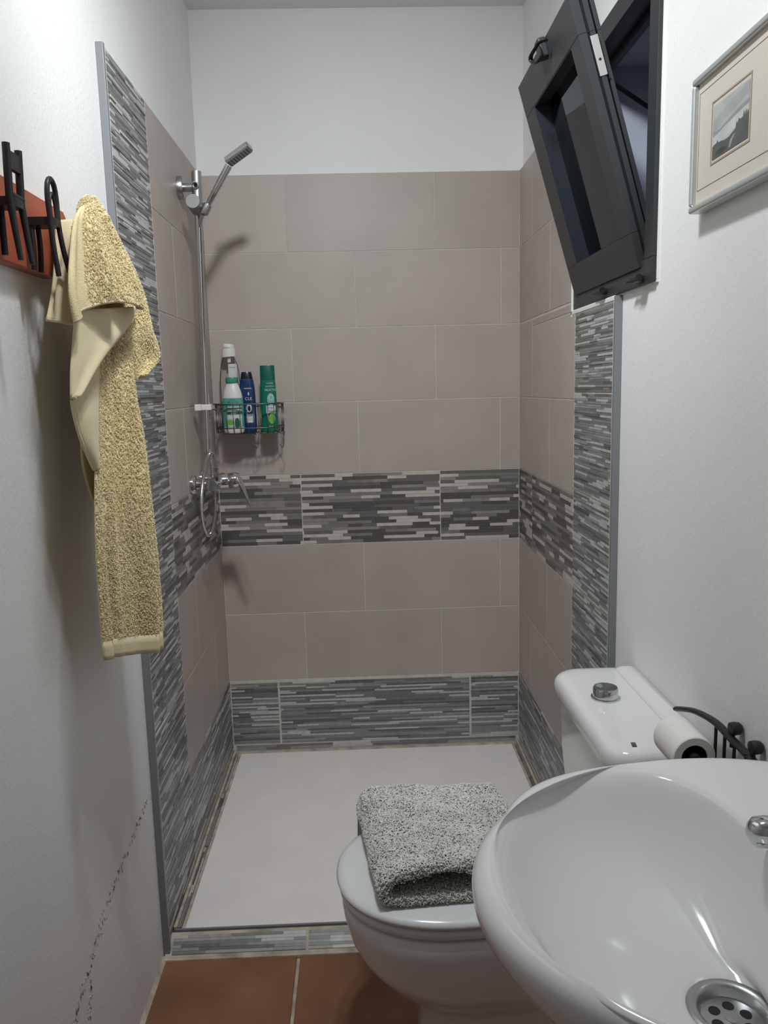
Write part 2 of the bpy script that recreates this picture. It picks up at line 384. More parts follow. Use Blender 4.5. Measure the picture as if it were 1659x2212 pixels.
for x0, x1 in ((XL+.006, -.172), (-.166, .27), (.276, XR-.006)):
    b = MB(); ramp(b, x0, x1, .10, .86, .0022); base = fixn(b.build('mosaic_tile', 'cool2', kb)); s = MB(); n = 6
    for i in range(n):
        x = x0-random.uniform(0, .1)
        while x < x1:
            L = random.uniform(.05, .17); a = max(x, x0); e = min(x+L, x1); x += L
            if e-a > .004: ramp(s, a+.0003, e-.0003, .10+.76*i/n+.004, .10+.76*(i+1)/n-.004, .003+random.uniform(0, .0008), random.choice([0, 1, 2, 2, 3, 4]))
    o = fixn(s.build('mosaic_strip', ['cool%d' % i for i in range(5)], base)); o['kind'] = 'stuff'
# drain grate
gr = thing('drain_grate', (.02, 2.25, .041), 'small dark grey drain grate in the shower tray behind the toilet lid', 'drain')
MB().box(-.044, .09, 2.196, 2.325, .041, .0465).build('cover', 'drain_grey', gr, bevel=.001)
b = MB()
for i in range(6): b.box(-.03, .076, 2.212+i*.018, 2.219+i*.018, .0464, .0469)
b.build('slot', 'hole', gr)

# ------------------------------------------------------------------ window
wn = struct(bpy.data.objects.new('window_1', None)); COL.objects.link(wn); wn.location = (PRX, 1.83, WZ0)
FX0, FX1, FW = .566, .612, .046
def ring(b, x0, x1, y0, y1, z0, z1, w2, m=0):
    b.box(x0, x1, y0, y1, z0, z0+w2, m); b.box(x0, x1, y0, y1, z1-w2, z1, m)
    b.box(x0, x1, y0, y0+w2, z0+w2, z1-w2, m); b.box(x0, x1, y1-w2, y1, z0+w2, z1-w2, m)
b = MB(); ring(b, FX0, FX1, WY0, WY1, WZ0, WZ1, FW); b.build('window_frame', 'alu', wn, bevel=.0012)
b = MB(); ring(b, FX1-.001, FX1+.014, WY0+.01, WY1-.01, WZ0+.01, WZ1-.01, FW+.004); b.build('frame_rebate', 'alu_dark', wn)
b = MB(); ring(b, PRX-.004, PRX+.001, WY0-.005, WY1+.0, WZ0-.003, WZ1+.005, .0055); b.build('sealant_bead', 'grout_white', wn, bevel=.001)
# what lies beyond: the outer face of the recess, in the dark
b = MB(); b.box(PRX+.222, PRX+.26, WY0-.4, WY1+.4, WZ0-.3, WZ1+.4)
b.build('outer_panel', 'night', wn)
b = MB(); t = .004
b.box(FX1+.014, PRX+.221, WY1-.012-t, WY1-.0121, WZ0+.012, WZ1-.012); b.box(FX1+.014, PRX+.221, WY0+.0121, WY0+.012+t, WZ0+.012, WZ1-.012)
b.box(FX1+.014, PRX+.221, WY0+.016, WY1-.016, WZ0+.0121, WZ0+.012+t); b.box(FX1+.014, PRX+.221, WY0+.016, WY1-.016, WZ1-.012-t, WZ1-.0121)
b.build('reveal_lining', 'night', wn)
# tilting sash, hinged at its bottom edge
TH_S = .2855; SB = Vector((.562, 0, 1.5944)); SU = Vector((-sin(TH_S), 0, cos(TH_S))); SN = Vector((cos(TH_S), 0, sin(TH_S)))  # SN points outwards
SY0, SY1, SH = 1.61, 2.082, .5237; IY0, IY1, IS0, IS1 = 1.668, 1.997, .069, .448
def sp(y, s, d): q = SB+SU*s+SN*d; return Vector((q.x, y, q.z))
def sbox(b, y0, y1, s0, s1, d0, d1, m=0):
    b.hexa([sp(y0, s0, d0), sp(y1, s0, d0), sp(y1, s0, d1), sp(y0, s0, d1), sp(y0, s1, d0), sp(y1, s1, d0), sp(y1, s1, d1), sp(y0, s1, d1)], m)
def sring(b, o, i, d0, d1, m=0):
    y0, y1, s0, s1 = o; a0, a1, c0, c1 = i
    sbox(b, y0, y1, s0, c0, d0, d1, m); sbox(b, y0, y1, c1, s1, d0, d1, m); sbox(b, y0, a0, c0, c1, d0, d1, m); sbox(b, a1, y1, c0, c1, d0, d1, m)
sash = bpy.data.objects.new('sash', None); COL.objects.link(sash); sash.parent = wn; sash['label'] = 'dark grey bottom-hinged window sash tilted into the room'
b = MB(); I = (IY0, IY1, IS0, IS1)
sring(b, (SY0, SY1, 0, SH), I, 0, .017)
sring(b, (SY0+.010, SY1-.010, .008, SH-.010), I, .0165, .024)
sring(b, (SY0+.002, SY1-.002, .004, SH-.003), I, .0235, .034)
sring(b, (SY0+.014, SY1-.014, .012, SH-.014), I, .0335, .040)
sring(b, (SY0+.008, SY1-.008, .008, SH-.008), I, .0395, .048)
fixn(b.build('sash_frame', 'alu', sash, bevel=.0008, bseg=1))
b = MB(); q = .0022
sring(b, (IY0+.0003, IY1-.0003, IS0+.0003, IS1-.0003), (IY0+q, IY1-q, IS0+q, IS1-q), .001, .047)
fixn(b.build('glazing_bead', 'alu_dark', sash))
b = MB(); sbox(b, IY0+q, IY1-q, IS0+q, IS1-q, .034, .038); fixn(b.build('pane', 'glass', sash))
b = MB(); sbox(b, SY0+.0005, SY0+.004, .365, .44, .021, .036); lpl = fixn(b.build('latch_plate', 'zinc', sash, bevel=.001, label='bare zinc latch plate'))
b = MB(); b.cyl(sp(SY0+.0002, .395, .0285), sp(SY0+.0035, .395, .0285), .0028, n=10); b.build('screw', 'hole', sash)
# handle: flat strap loop on the top rail
def shp(x, y, d):       # seen point on the plane d in front of the sash face
    dd = _f + _r*(x-IW/2)/F - _u*(y-IH/2)/F; dd = Vector(dd); o2 = SB+SN*d-Vector((0, 0, CZ)); t = o2.dot(SN)/dd.dot(SN); q2 = dd*t; return Vector((q2.x, q2.y, q2.z+CZ))
b = MB()
hp = smoothpath([shp(1181, 86, -.012), shp(1165, 92, -.024), shp(1156, 105, -.032), shp(1147, 121, -.036), shp(1148, 132, -.036), shp(1158, 136, -.034), shp(1167, 126, -.030), shp(1170, 113, -.022), shp(1164, 99, -.016)], 5)
b.tube(hp, .0052, 8, flat=.45); b.build('handle', 'black_iron', sash, smooth=60)
b = MB(); c0 = shp(1177, 104, 0); sy, ss = c0.y, (c0-SB).dot(SU)
sbox(b, sy-.016, sy+.016, ss-.02, ss+.02, -.016, .002); fixn(b.build('handle_base', 'alu', sash, bevel=.004))
# hinges
for px, py in ((1297, 629), (1374, 602)):
    c0 = P(px, py, 0, .553); b = MB(); b.cyl(c0+Vector((0, -.016, 0)), c0+Vector((0, .016, 0)), .0075, n=14)
    b.box(c0.x, .5665, c0.y-.012, c0.y+.012, c0.z-.006, c0.z+.004)
    b.cyl(c0+Vector((0, .016, 0)), c0+Vector((0, .05, 0)), .0042, n=10)
    b.build('hinge', 'black_iron', wn, smooth=40)
# stay arm from the sash to the frame
b = MB(); A = sp(SY0+.006, .365, .028); B2 = P(1404, 234, 0, .60); B2.y = max(B2.y, WY0+FW-.004)
b.tube([A, B2], .007, 8, flat=.3); b.build('stay_arm', 'alu', wn)

# ------------------------------------------------------------------ ceiling lamp (above the frame of the photograph)
lp = thing('ceiling_spotlight', (-.05, 1.09, CEIL), 'white ceiling fitting with three adjustable spotlights', 'lamp')
MB().lathe([(.10, -.0005), (.10, -.014), (.094, -.018), (.01, -.018)], (-.05, 1.09, CEIL), n=48).build('base', 'whiteplastic', lp, smooth=40)
for pos, aim, watts, cone in SPOTS:
    p = Vector(pos); d = (Vector(aim)-p).normalized(); bk = p-d*.05
    b = MB(); b.lathe([(.012, -.098), (.03, -.09), (.038, -.06), (.043, -.016), (.040, -.016), (.035, -.055)], p, axis=d, n=28, cap=False); hd = fixn(b.build('spot_head', 'whiteplastic', lp, smooth=50))
    b = MB(); b.tube([p-d*.085, Vector((p.x, p.y, CEIL-.05)), Vector((lerp(p.x, -.05, .4), lerp(p.y, 1.09, .4), CEIL-.016))], .006, 10); b.build('swivel_arm', 'whiteplastic', lp, smooth=60)
    b = MB(); b.lathe([(.0345, -.05), (.03, -.046), (.002, -.044)], p, axis=d, n=24); fixn(b.build('lens', 'bulb', hd, smooth=180))
    L = bpy.data.lights.new('spot', 'SPOT'); L.energy = watts; L.color = SPOT_COLOUR; L.spot_size = math.radians(cone); L.spot_blend = 1.0; L.shadow_soft_size = .045
    lo = bpy.data.objects.new('spot_lamp', L); COL.objects.link(lo); lo.parent = lp
    lo.location = p-lp.location; lo.rotation_euler = d.to_track_quat('-Z', 'Y').to_euler()

# ------------------------------------------------------------------ basin
bs = thing('washbasin', (.40, .765, .85), 'large white ceramic washbasin at the lower right, close to the camera', 'washbasin')
NB = 120; BC = Vector((.36, .765, 0))
def out_in(x, y):
    dy = abs(y-.765)
    if x < .45: return ((x-.45)/.345)**2+(dy/.268)**2 < 1
    return x < .5765 and dy < .268*(1-.10*((x-.45)/.126)**2)
def inn_in(x, y):
    dx, dy = x-.30, abs(y-.772)
    if dx < 0: return (abs(dx)/.163)**2.1+(dy/.232)**2.1 < 1
    return (dx/.146)**3.4+(dy/.232)**3.0 < 1
def radial(test, c, a):
    lo, hi = 0, .6
    for _ in range(40):
        md = (lo+hi)/2
        if test(c.x+cos(a)*md, c.y+sin(a)*md): lo = md
        else: hi = md
    return lo
ang = [2*PI*i/NB for i in range(NB)]
RO = [radial(out_in, BC, a) for a in ang]; IC = Vector((.30, .772, 0)); RI = [radial(inn_in, IC, a) for a in ang]
def sm(R, k=2):
    for _ in range(k): R = [(R[i-1]+2*R[i]+R[(i+1) % len(R)])/4 for i in range(len(R))]
    return R
RO = sm(RO, 1); RI = sm(RI, 3)
DR = P(1582, 2188, 2, .703)
def outer(sc, z, wallfix=True):
    pts = []
    for a, r in zip(ang, RO):
        x = BC.x+cos(a)*r; y = BC.y+sin(a)*r
        x2 = .5765-(.5765-x)*sc if wallfix else x
        pts.append((min(x2, .5765), .765+(y-.765)*sc, z))
    return pts
def inner(t, z, off=0):
    c = DR.lerp(IC, max(0, (min(1, t)-.2)/.8)**.85); pts = []
    for a, r in zip(ang, RI):
        rr = r*t+off
        if t < .35: rr = lerp(.041, r*.35, max(0, (t-.08)/.27))
        pts.append((c.x+cos(a)*rr, c.y+sin(a)*rr, z))
    return pts
secs = [outer(.40, .56), outer(.56, .60), outer(.72, .66), outer(.86, .73), outer(.945, .78), outer(.985, .806), outer(.998, .822), outer(1.0, .833), outer(.996, .842), outer(.985, .8485), outer(.968, .852)]
def blend(A, B, t, z): return [(lerp(a[0], b2[0], t), lerp(a[1], b2[1], t), z) for a, b2 in zip(A, B)]
OR_, I0 = secs[-1], inner(1.0, .8485)
secs += [blend(OR_, I0, .35, .853), blend(OR_, I0, .7, .8518), I0, inner(.98, .8445), inner(.955, .838), inner(.925, .827), inner(.885, .811), inner(.83, .791), inner(.75, .770), inner(.65, .7505), inner(.54, .7345), inner(.42, .7225), inner(.30, .713), inner(.2, .7065), inner(.08, .7025), blend(inner(.08, .69), inner(.08, .69), 0, .690)]
b = MB(); b.loft(secs, cap=False); b.add(secs[0], [tuple(range(NB))]); fixn(b.build('bowl', 'ceramic', bs, smooth=180, sub=1))
b = MB()
b.lathe([(.0440, -.011), (.0466, -.010), (.0468, .002), (.044, .0044), (.039, .0042), (.035, .001), (.0325, -.007), (.0315, -.0085)], DR, n=48, cap=False)
fixn(b.build('drain_ring', 'satin', bs, smooth=50, solid=.0008))
b = MB(); b.lathe([(.0325, -.0092), (.0325, -.0082), (.016, -.0076), (.007, -.0068), (.0068, -.0058), (.003, -.0055)], DR, n=40); st = fixn(b.build('strainer', 'satin', bs, smooth=30))
for i in range(6):
    a = 2*PI*i/6+.3; c0 = DR+Vector((cos(a)*.0185, sin(a)*.0185, -.0080))
    b = MB(); b.cyl(c0, c0+Vector((0, 0, .0009)), .0062, n=16); b.build('strainer_hole', 'hole', st)
b = MB()
b.loft([[(.45+cos(a)*rx*(1 if cos(a) < 0 else .9), .765+sin(a)*ry, z) for a in ang[::4]] for rx, ry, z in ((.11, .10, 0), (.10, .09, .04), (.085, .075, .3), (.095, .085, .5), (.12, .11, .58))])
fixn(b.build('pedestal', 'ceramic', bs, smooth=180))
tp = thing('basin_tap', (.50, .765, .853), 'rounded chrome tap end with a blue dot on the basin deck', 'tap')
b = MB(); b.lathe([(.028, 0), (.028, .006), (.023, .01), (.022, .05), (.024, .06), (.020, .074), (.008, .080)], (.515, .765, .853), n=28); fixn(b.build('body', 'chrome', tp, smooth=50))
tip = P(1643, 1797, 1, .80); c0 = Vector((.515, .765, .895)); dirv = (tip-c0)
b = MB(); L2 = dirv.length; ax = dirv.normalized()
b.tube([c0+ax*L2*.05, c0+ax*L2*.5, c0+ax*L2*.8, c0+ax*L2*.93, c0+ax*(L2+.006), c0+ax*(L2+.012), c0+ax*(L2+.0155)], [.014, .014, .0155, .0175, .0165, .011, .003], 24)
b.build('spout', 'chrome', tp, smooth=180)
tc = Vector((0, 0, CZ))-(c0+ax*(L2+.004)); tc.normalize()
b = MB(); b.lathe([(.0048, .0), (.0048, .0008), (.003, .0012)], c0+ax*(L2+.003)+tc*.0162+Vector((.003, 0, -.001)), axis=tc, n=16); b.build('indicator', 'bluedot', tp, label='blue cold-water dot')
b = MB(); b.tube([(.515, .765, .93), (.50, .74, .95), (.47, .70, .962)], [.012, .009, .006], 12, flat=.5); b.build('lever', 'chrome', tp, smooth=60)

# ------------------------------------------------------------------ toilet
to = thing('toilet', (.25, 1.44, 0), 'white close-coupled toilet against the right wall, lid closed', 'toilet')
NT = 72; TY = 1.452
def egg(fx0, bw, cx, xback, z, n=2.25, yc=TY):
    pts = []
    for i in range(NT):
        a = 2*PI*i/NT; c, s2 = cos(a), sin(a)
        if c < 0:
            e = 2/n; x = cx-(cx-fx0)*abs(c)**e; y = math.copysign(bw*abs(s2)**e, s2)
        else:
            e = 2/3.2; x = cx+(xback-cx)*abs(c)**e; y = math.copysign(bw*(abs(s2)**e)*(1-.12*abs(c)), s2)
        pts.append((x, yc+y, z))
    return pts
b = MB()
b.loft([egg(-.054, .164, .15, .40, .386), egg(-.066, .176, .15, .40, .393), egg(-.068, .179, .15, .40, .402), egg(-.064, .176, .15, .40, .4105), egg(-.05, .16, .15, .40, .4118)])
fixn(b.build('seat', 'ceramic_lid', to, smooth=180))
b = MB()
b.loft([egg(-.058, .168, .15, .40, .4135), egg(-.071, .181, .15, .40, .4165), egg(-.073, .183, .15, .40, .423), egg(-.068, .178, .15, .40, .4295), egg(-.055, .166, .15, .40, .4325), egg(.0, .11, .15, .39, .4345), egg(.10, .03, .15, .38, .435)])
fixn(b.build('lid', 'ceramic_lid', to, smooth=180))
b = MB()
b.loft([egg(.085, .100, .20, .52, .0, 3.5), egg(.085, .098, .20, .52, .01, 3.5), egg(.084, .094, .20, .52, .10, 3.2), egg(.080, .098, .20, .50, .165, 2.8), egg(.052, .115, .18, .47, .190), egg(.008, .14, .17, .44, .222), egg(-.028, .157, .16, .42, .262), egg(-.050, .168, .15, .41, .305), egg(-.060, .174, .15, .41, .345), egg(-.064, .177, .15, .41, .370), egg(-.060, .173, .15, .41, .3845)])
fixn(b.build('bowl', 'ceramic', to, smooth=180))
def rrect(x0, x1, y0, y1, z, r, n=8):
    pts = []
    for cx, cy, a0 in ((x1-r, y1-r, 0), (x0+r, y1-r, PI/2), (x0+r, y0+r, PI), (x1-r, y0+r, 1.5*PI)):
        for i in range(n+1): a = a0+PI/2*i/n; pts.append((cx+r*cos(a), cy+r*sin(a), z))
    return pts
TY0, TY1 = 1.228, 1.652
b = MB(); b.loft([rrect(.44, .574, TY0+.045, TY1-.045, .375, .03), rrect(.43, .574, TY0+.04, TY1-.04, .42, .035), rrect(.415, .574, TY0+.018, TY1-.018, .6, .04), rrect(.411, .574, TY0+.012, TY1-.012, .716, .04)])
fixn(b.build('tank', 'ceramic', to, smooth=60))
b = MB()
def lidsec(i, z): return rrect(.398+i, .577-i*.15, TY0+i, TY1-i, z, max(.012, .055-i*.6))
b.loft([lidsec(.010, .7165), lidsec(.002, .719), lidsec(0, .724), lidsec(0, .738), lidsec(.002, .747), lidsec(.007, .754), lidsec(.015, .7585), lidsec(.027, .7605), lidsec(.05, .761)])
fixn(b.build('tank_lid', 'ceramic', to, smooth=180))
b = MB(); b.loft([rrect(.533, .5755, TY0+.02, TY1-.02, .752, .02), rrect(.533, .5755, TY0+.02, TY1-.02, .7615, .02), rrect(.537, .5755, TY0+.024, TY1-.024, .7645, .018), rrect(.542, .5752, TY0+.03, TY1-.03, .7655, .015)])
fixn(b.build('lid_ledge', 'ceramic', to, smooth=180, label='raised ledge of the tank lid along the wall'))
bt = P(1308, 1493, 2, .775)
b = MB(); b.lathe([(.028, .7600), (.028, .764), (.0245, .7645), (.0245, .781), (.0225, .784), (.019, .7835), (.010, .7815), (.003, .781)], (bt.x, bt.y, 0), n=36); fixn(b.build('flush_button', 'chrome', to, smooth=40))
lg = P(1368, 1607, 2, .762); b = MB()
for i in range(4):
    y = lg.y-.006+i*.0042
    b.hexa([(lg.x-.004+i*.0006, y-.001, .7605), (lg.x+.004+i*.0006, y-.0014, .7605), (lg.x+.004+i*.0006, y+.0008, .7605), (lg.x-.004+i*.0006, y+.0012, .7605)]+[(lg.x-.004+i*.0006, y-.001, .7614), (lg.x+.004+i*.0006, y-.0014, .7614), (lg.x+.004+i*.0006, y+.0008, .7614), (lg.x-.004+i*.0006, y+.0012, .7614)])
fixn(b.build('maker_mark', 'drain_grey', to, label='small grey striped mark printed on the tank lid'))

# ------------------------------------------------------------------ loops of pile on a cloth surface
def loops(grids, dens, L, Hh, wid, lean=.5):
    V = []; Fc = []; n = 0
    for G in grids:
        A = np.array([[list(p) for p in row] for row in G]); R, C = A.shape[:2]
        a = A[:-1, :-1]; bq = A[:-1, 1:]; c = A[1:, :-1]; d = A[1:, 1:]
        nr = np.cross(bq-a, c-a); ar = np.linalg.norm(nr, axis=2); pr2 = ar.ravel()/ar.sum(); k = int(ar.sum()*dens)
        idx = rng.choice(pr2.size, k, p=pr2); i, j = idx//(C-1), idx % (C-1); u = rng.random(k)[:, None]; v = rng.random(k)[:, None]
        p = a[i, j]*(1-u)*(1-v)+bq[i, j]*u*(1-v)+c[i, j]*(1-u)*v+d[i, j]*u*v
        nn = nr[i, j]/(ar[i, j][:, None]+1e-12)
        t = rng.normal(size=(k, 3)); t[:, 2] -= .6; t -= nn*(t*nn).sum(1)[:, None]; t /= np.linalg.norm(t, axis=1)[:, None]
        s2 = np.cross(nn, t); ll = L*rng.uniform(.6, 1.3, k)[:, None]; hh = Hh*rng.uniform(.6, 1.3, k)[:, None]; sk = rng.normal(0, lean, k)[:, None]
        prof = [(-.5, 0), (-.38, .75), (.0, 1.05), (.38, .75), (.5, .0)]
        for q, (x, h) in enumerate(prof):
            ctr = p+t*ll*x+nn*hh*h+s2*hh*h*sk; wv = wid*(1 if 0 < q < 4 else .6)
            V.append(np.stack([ctr-s2*wv*.5, ctr+s2*wv*.5-nn*0, ctr+nn*wv*.55], 1))
        blk = np.stack(V[-5:], 1)            # k,5,3,3
        V = V[:-5]; V.append(blk.reshape(-1, 3))
        base = n+np.arange(k)*15
        for q in range(4):
            for e in range(3):
                e2 = (e+1) % 3
                Fc.append(np.stack([base+q*3+e, base+q*3+e2, base+q*3+3+e2, base+q*3+3+e], 1))
        n += k*15
    return np.concatenate(V), np.concatenate(Fc)
def loops_obj(name, grids, mt, parent, dens, L, Hh, wid, lean=.5, label=None):
    v, f = loops(grids, dens, L, Hh, wid, lean)
    off = np.array(parent.location); me = bpy.data.meshes.new(name)
    me.vertices.add(len(v)); me.vertices.foreach_set('co', (v-off).ravel())
    me.loops.add(f.size); me.loops.foreach_set('vertex_index', f.ravel().astype(np.int32))
    me.polygons.add(len(f)); me.polygons.foreach_set('loop_start', np.arange(0, f.size, 4, dtype=np.int32))
    me.update(calc_edges=True); me.materials.append(M[mt]); me.polygons.foreach_set('use_smooth', [True]*len(f))
    o = bpy.data.objects.new(name, me); COL.objects.link(o); o.parent = parent; o['kind'] = 'stuff'
    if label: o['label'] = label
    return o

# ------------------------------------------------------------------ folded bath mat on the lid
bm = thing('folded_mat', (.15, 1.46, .435), 'folded grey-green shaggy bath mat lying on the closed toilet lid', 'bath mat')
ax0 = Vector((.010, 1.312, 0)); ax1 = Vector((-.030, 1.622, 0))
def mat_pt(t, x, z): return Vector((lerp(ax0.x, ax1.x, t)+x, lerp(ax0.y, ax1.y, t)+.02*x/.3, z))
# centre line of the doubled cloth in section: lower layer, round the fold, upper layer
CL = []
for i in range(16): CL.append((.30-.27*i/15, .4475))
for i in range(1, 10): a = -PI/2-PI*i/10; CL.append((.028+.019*cos(a)*1.0, .4665+.019*sin(a)))
for i in range(18):
    x = .03+.27*i/17; CL.append((x, .4855+.012*sin(min(1, x/.22)*PI)*.6+.004))
def mat_secs():
    secs = []; NTt = 40
    for j in range(NTt+1):
        t = j/NTt; pts = []; th = .0085*(1 if 0 < j < NTt else .75)
        up = []; dn = []
        for i, (x, z) in enumerate(CL):
            i0 = max(i-1, 0); i1 = min(i+1, len(CL)-1); tx, tz = CL[i1][0]-CL[i0][0], CL[i1][1]-CL[i0][1]; L = math.hypot(tx, tz); nx, nz = -tz/L, tx/L
            wv = .0018*sin(t*23+x*40)+.0015*sin(t*9-x*61); lift = (.010*(1-t)**3*min(1, x/.12) if i > 22 else 0)+(.010*t*t*max(0, 1-abs(x-.02)/.1) if i > 22 else 0)
            zz = z+lift-(.004*max(0, t-.6) if i > 24 else 0)
            e = th+wv*(1 if i > 22 else .4)
            up.append(mat_pt(t, x+nx*e, max(.4362, zz+nz*e))); dn.append(mat_pt(t, x-nx*e*.9, max(.4362, zz-nz*e*.9)))
        secs.append(up+dn[::-1])
    return secs
ms = mat_secs(); b = MB(); b.loft(ms); fixn(b.build('cloth', 'mat_pile', bm, smooth=60))
nU = len(CL)
gU = [[s_[i] for i in range(nU)] for s_ in ms]; gD = [[s_[i] for i in range(nU, 2*nU)] for s_ in ms]
fr = ms[0]
def strip_grid(A, Bp):      # front edge of the cloth
    return [[a.lerp(b2, q/3)+Vector((0, -.0005, 0)) for a, b2 in zip(A, Bp)] for q in range(4)]
gF = strip_grid(fr[:nU], fr[nU:][::-1])
def ori(G, n): # orient so that the normal agrees with n
    a, b2, c = Vector(G[0][0]), Vector(G[0][1]), Vector(G[1][0])
    return G if (b2-a).cross(c-a).dot(Vector(n)) > 0 else [r2[::-1] for r2 in G]
# the outward side of the doubled cloth is the left-hand side of the centre line or the right: take whichever faces up on the top layer
cands = []
for G in (gU, gD):
    top = [r2[-14:] if G is gU else r2[:14] for r2 in G]
    cands.append(sum(p.z for r2 in top for p in r2)/sum(len(r2) for r2 in top))
GO, GI = (gU, gD) if cands[0] > cands[1] else (gD, gU)
k0 = GO[20][len(GO[20])//2]
def orient_out(G):
    i, j = len(G)//2, (len(G[0])-4 if G is gU else 3); a, b2, c = G[i][j], G[i][j+1], G[i+1][j]
    up = (b2-a).cross(c-a).z > 0
    return G if (up == (G is GO)) else [r2[::-1] for r2 in G]
loops_obj('pile', [orient_out(GO)], 'mat_pile', bm, 130000, .0075, .0036, .0022, .8)
loops_obj('pile', [orient_out(GI)], 'mat_pile', bm, 45000, .0075, .0045, .0021, .7)
loops_obj('pile', [ori(gF, (0, -1, 0))], 'mat_pile', bm, 160000, .0065, .004, .002, .7)

# ------------------------------------------------------------------ toilet roll and its iron holder
ho = thing('roll_holder', (.575, 1.2, .83), 'black wrought-iron toilet roll holder on the right wall', 'roll holder')
b = MB()
arc = smoothpath([P(1462, 1531, 0, .545), P(1500, 1536, 0, .55), P(1545, 1560, 0, .555), P(1580, 1596, 0, .558), P(1610, 1625, 0, .56), P(1640, 1660, 0, .56)], 6)
b.tube(arc, .0075, 10, flat=.6); b.build('rail', 'black_iron', ho, smooth=60)
for px, py in ((1583, 1574), (1627, 1615)):
    c0 = P(px, py, 0, .562); b = MB(); b.lathe([(.004, -.006), (.0095, -.004), (.0105, .002), (.0095, .010), (.006, .014)], c0, axis=(1, 0, 0), n=16); kn = fixn(b.build('knob', 'black_iron', ho, smooth=60))
    b = MB(); b.cyl(c0, c0+Vector((0.0, .0, -.03)), .004, n=8); b.build('stem', 'black_iron', kn, smooth=60)
for px, py in ((1547, 1568), (1566, 1586), (1587, 1602), (1612, 1628)):
    c0 = P(px, py, 0, .556); b = MB(); b.cyl(c0, c0+Vector((0, 0, -.13)), .0028, n=8); b.build('bar', 'black_iron', ho, smooth=60)
RC0 = P(1500, 1637, 0, .503); RD = Vector((-.012, 1, .012)).normalized(); RR = .0335
b = MB(); b.cyl(RC0-RD*.010, RC0+RD*.08, .008, n=12); b.tube([RC0-RD*.008, RC0-RD*.012+Vector((.012, 0, -.03)), RC0-RD*.012+Vector((.06, 0, -.06)), RC0-RD*.012+Vector((.072, 0, -.06))], .006, 10)
b.build('spindle', 'black_iron', ho, smooth=60)
rl = thing('toilet_roll', RC0, 'white toilet paper roll on the black iron holder beside the tank', 'toilet paper')
b = MB(); Lr = .082; ri = .0205
prof = [(ri, 0), (RR-.0015, 0), (RR, .0015), (RR, Lr-.0015), (RR-.0015, Lr), (ri, Lr), (ri, 0)]
b.lathe(prof, RC0, axis=RD, n=40, cap=False); fixn(b.build('paper', 'paper', rl, smooth=40))
b = MB(); b.lathe([(ri-.0003, .001), (ri-.0003, Lr-.001), (ri-.0012, Lr-.001), (ri-.0012, .001), (ri-.0003, .001)], RC0, axis=RD, n=32, cap=False); fixn(b.build('cardboard_tube', 'card', rl, smooth=40))

# ------------------------------------------------------------------ framed picture on the right wall
pf = thing('picture', (.576, 1.21, 1.75), 'silver-framed black and white landscape print with a cream mount', 'picture')
PX0, PX1 = .553, .577
def pp(x, y, xx=.5595): q2 = P(x, y, 0, xx); return q2.y, q2.z
YN, YFp, Z0p, Z1p = 1.052, 1.357, 1.643, 1.8505
b = MB(); wv = .011
def frame_side(ya, yb, za, zb):
    pass
ring(b, PX0, PX1, YN, YFp, Z0p, Z1p, wv); b.build('frame', 'silver', pf, bevel=.004, bseg=3)
MB().box(.5615, .573, YN+wv, YFp-wv, Z0p+wv, Z1p-wv).build('mount', 'matboard', pf)
my0, mz0 = pp(1539.6, 346, .561); my1, mz1 = pp(1620, 172, .561)
ya, yb2 = pp(1542, 231, .561)[0], pp(1618, 235, .561)[0]; zb_, zt_ = pp(1540, 346, .561)[1], pp(1542, 231, .561)[1]
ya -= 0
lo_y, hi_y = min(ya, yb2), max(ya, yb2)
b = MB(); ring(b, .5606, .5616, lo_y-.0058, hi_y+.0058, zb_-.006, zt_+.0085, .0026); b.build('mount_bevel', 'matbevel', pf)
b = MB(); lw = .0006; q0 = pp(1509, 300, .561)[0]; zq0, zq1 = pp(1508, 413, .561)[1], pp(1511, 205, .561)[1]
ring(b, .5611, .5616, YN+.03, q0, zq0, zq1, .0009); b.build('ink_border', 'inkline', pf)
# print: flat shapes, each its own grey
def pr_(u, v, d=0): return (.5611-d, lerp(hi_y, lo_y, u), lerp(zb_, zt_, v))
b = MB()
def poly(pts, m, d):
    n = len(pts); b.add([pr_(u, v, d) for u, v in pts], [tuple(range(n))], m)
poly([(0, 0), (1, 0), (1, 1), (0, 1)], 0, 0)
poly([(0, .72), (.3, .80), (.6, .9), (1, .96), (1, .80), (.7, .70), (.35, .62), (0, .50)], 1, .00006)
poly([(0, .52), (.2, .50), (.5, .58), (.8, .66), (1, .68), (1, .60), (.7, .55), (.5, .50), (.3, .46), (.12, .43), (0, .42)], 2, .00008)
poly([(0, .42), (.15, .44), (.4, .50), (.7, .56), (1, .60), (1, .45), (.8, .40), (.6, .3), (.45, .24), (.2, .26), (0, .25)], 3, .00010)
poly([(.45, .47), (.62, .53), (.66, .48), (.6, .36), (.4, .3), (.3, .34)], 4, .00012)
poly([(0, 0), (1, 0), (1, .44), (.92, .45), (.86, .43), (.78, .42), (.74, .46), (.71, .38), (.68, .44), (.66, .32), (.62, .30), (.5, .25), (.36, .235), (.28, .26), (.18, .27), (.15, .33), (.12, .28), (.05, .27), (0, .25)], 5, .00014)
poly([(.48, .04), (.53, .05), (.58, .15), (.66, .24), (.60, .23), (.52, .17)], 2, .00016)
poly([(.1, .05), (.3, .03), (.45, .08), (.3, .14), (.12, .12)], 7, .00016)
poly([(.85, .46), (.87, .55), (.89, .46), (.9, .52), (.915, .46), (.93, .53), (.96, .47), (.98, .5), (1, .46), (1, .43), (.85, .43)], 6, .00017)
b.build('print', ['ph%d' % i for i in range(8)], pf)

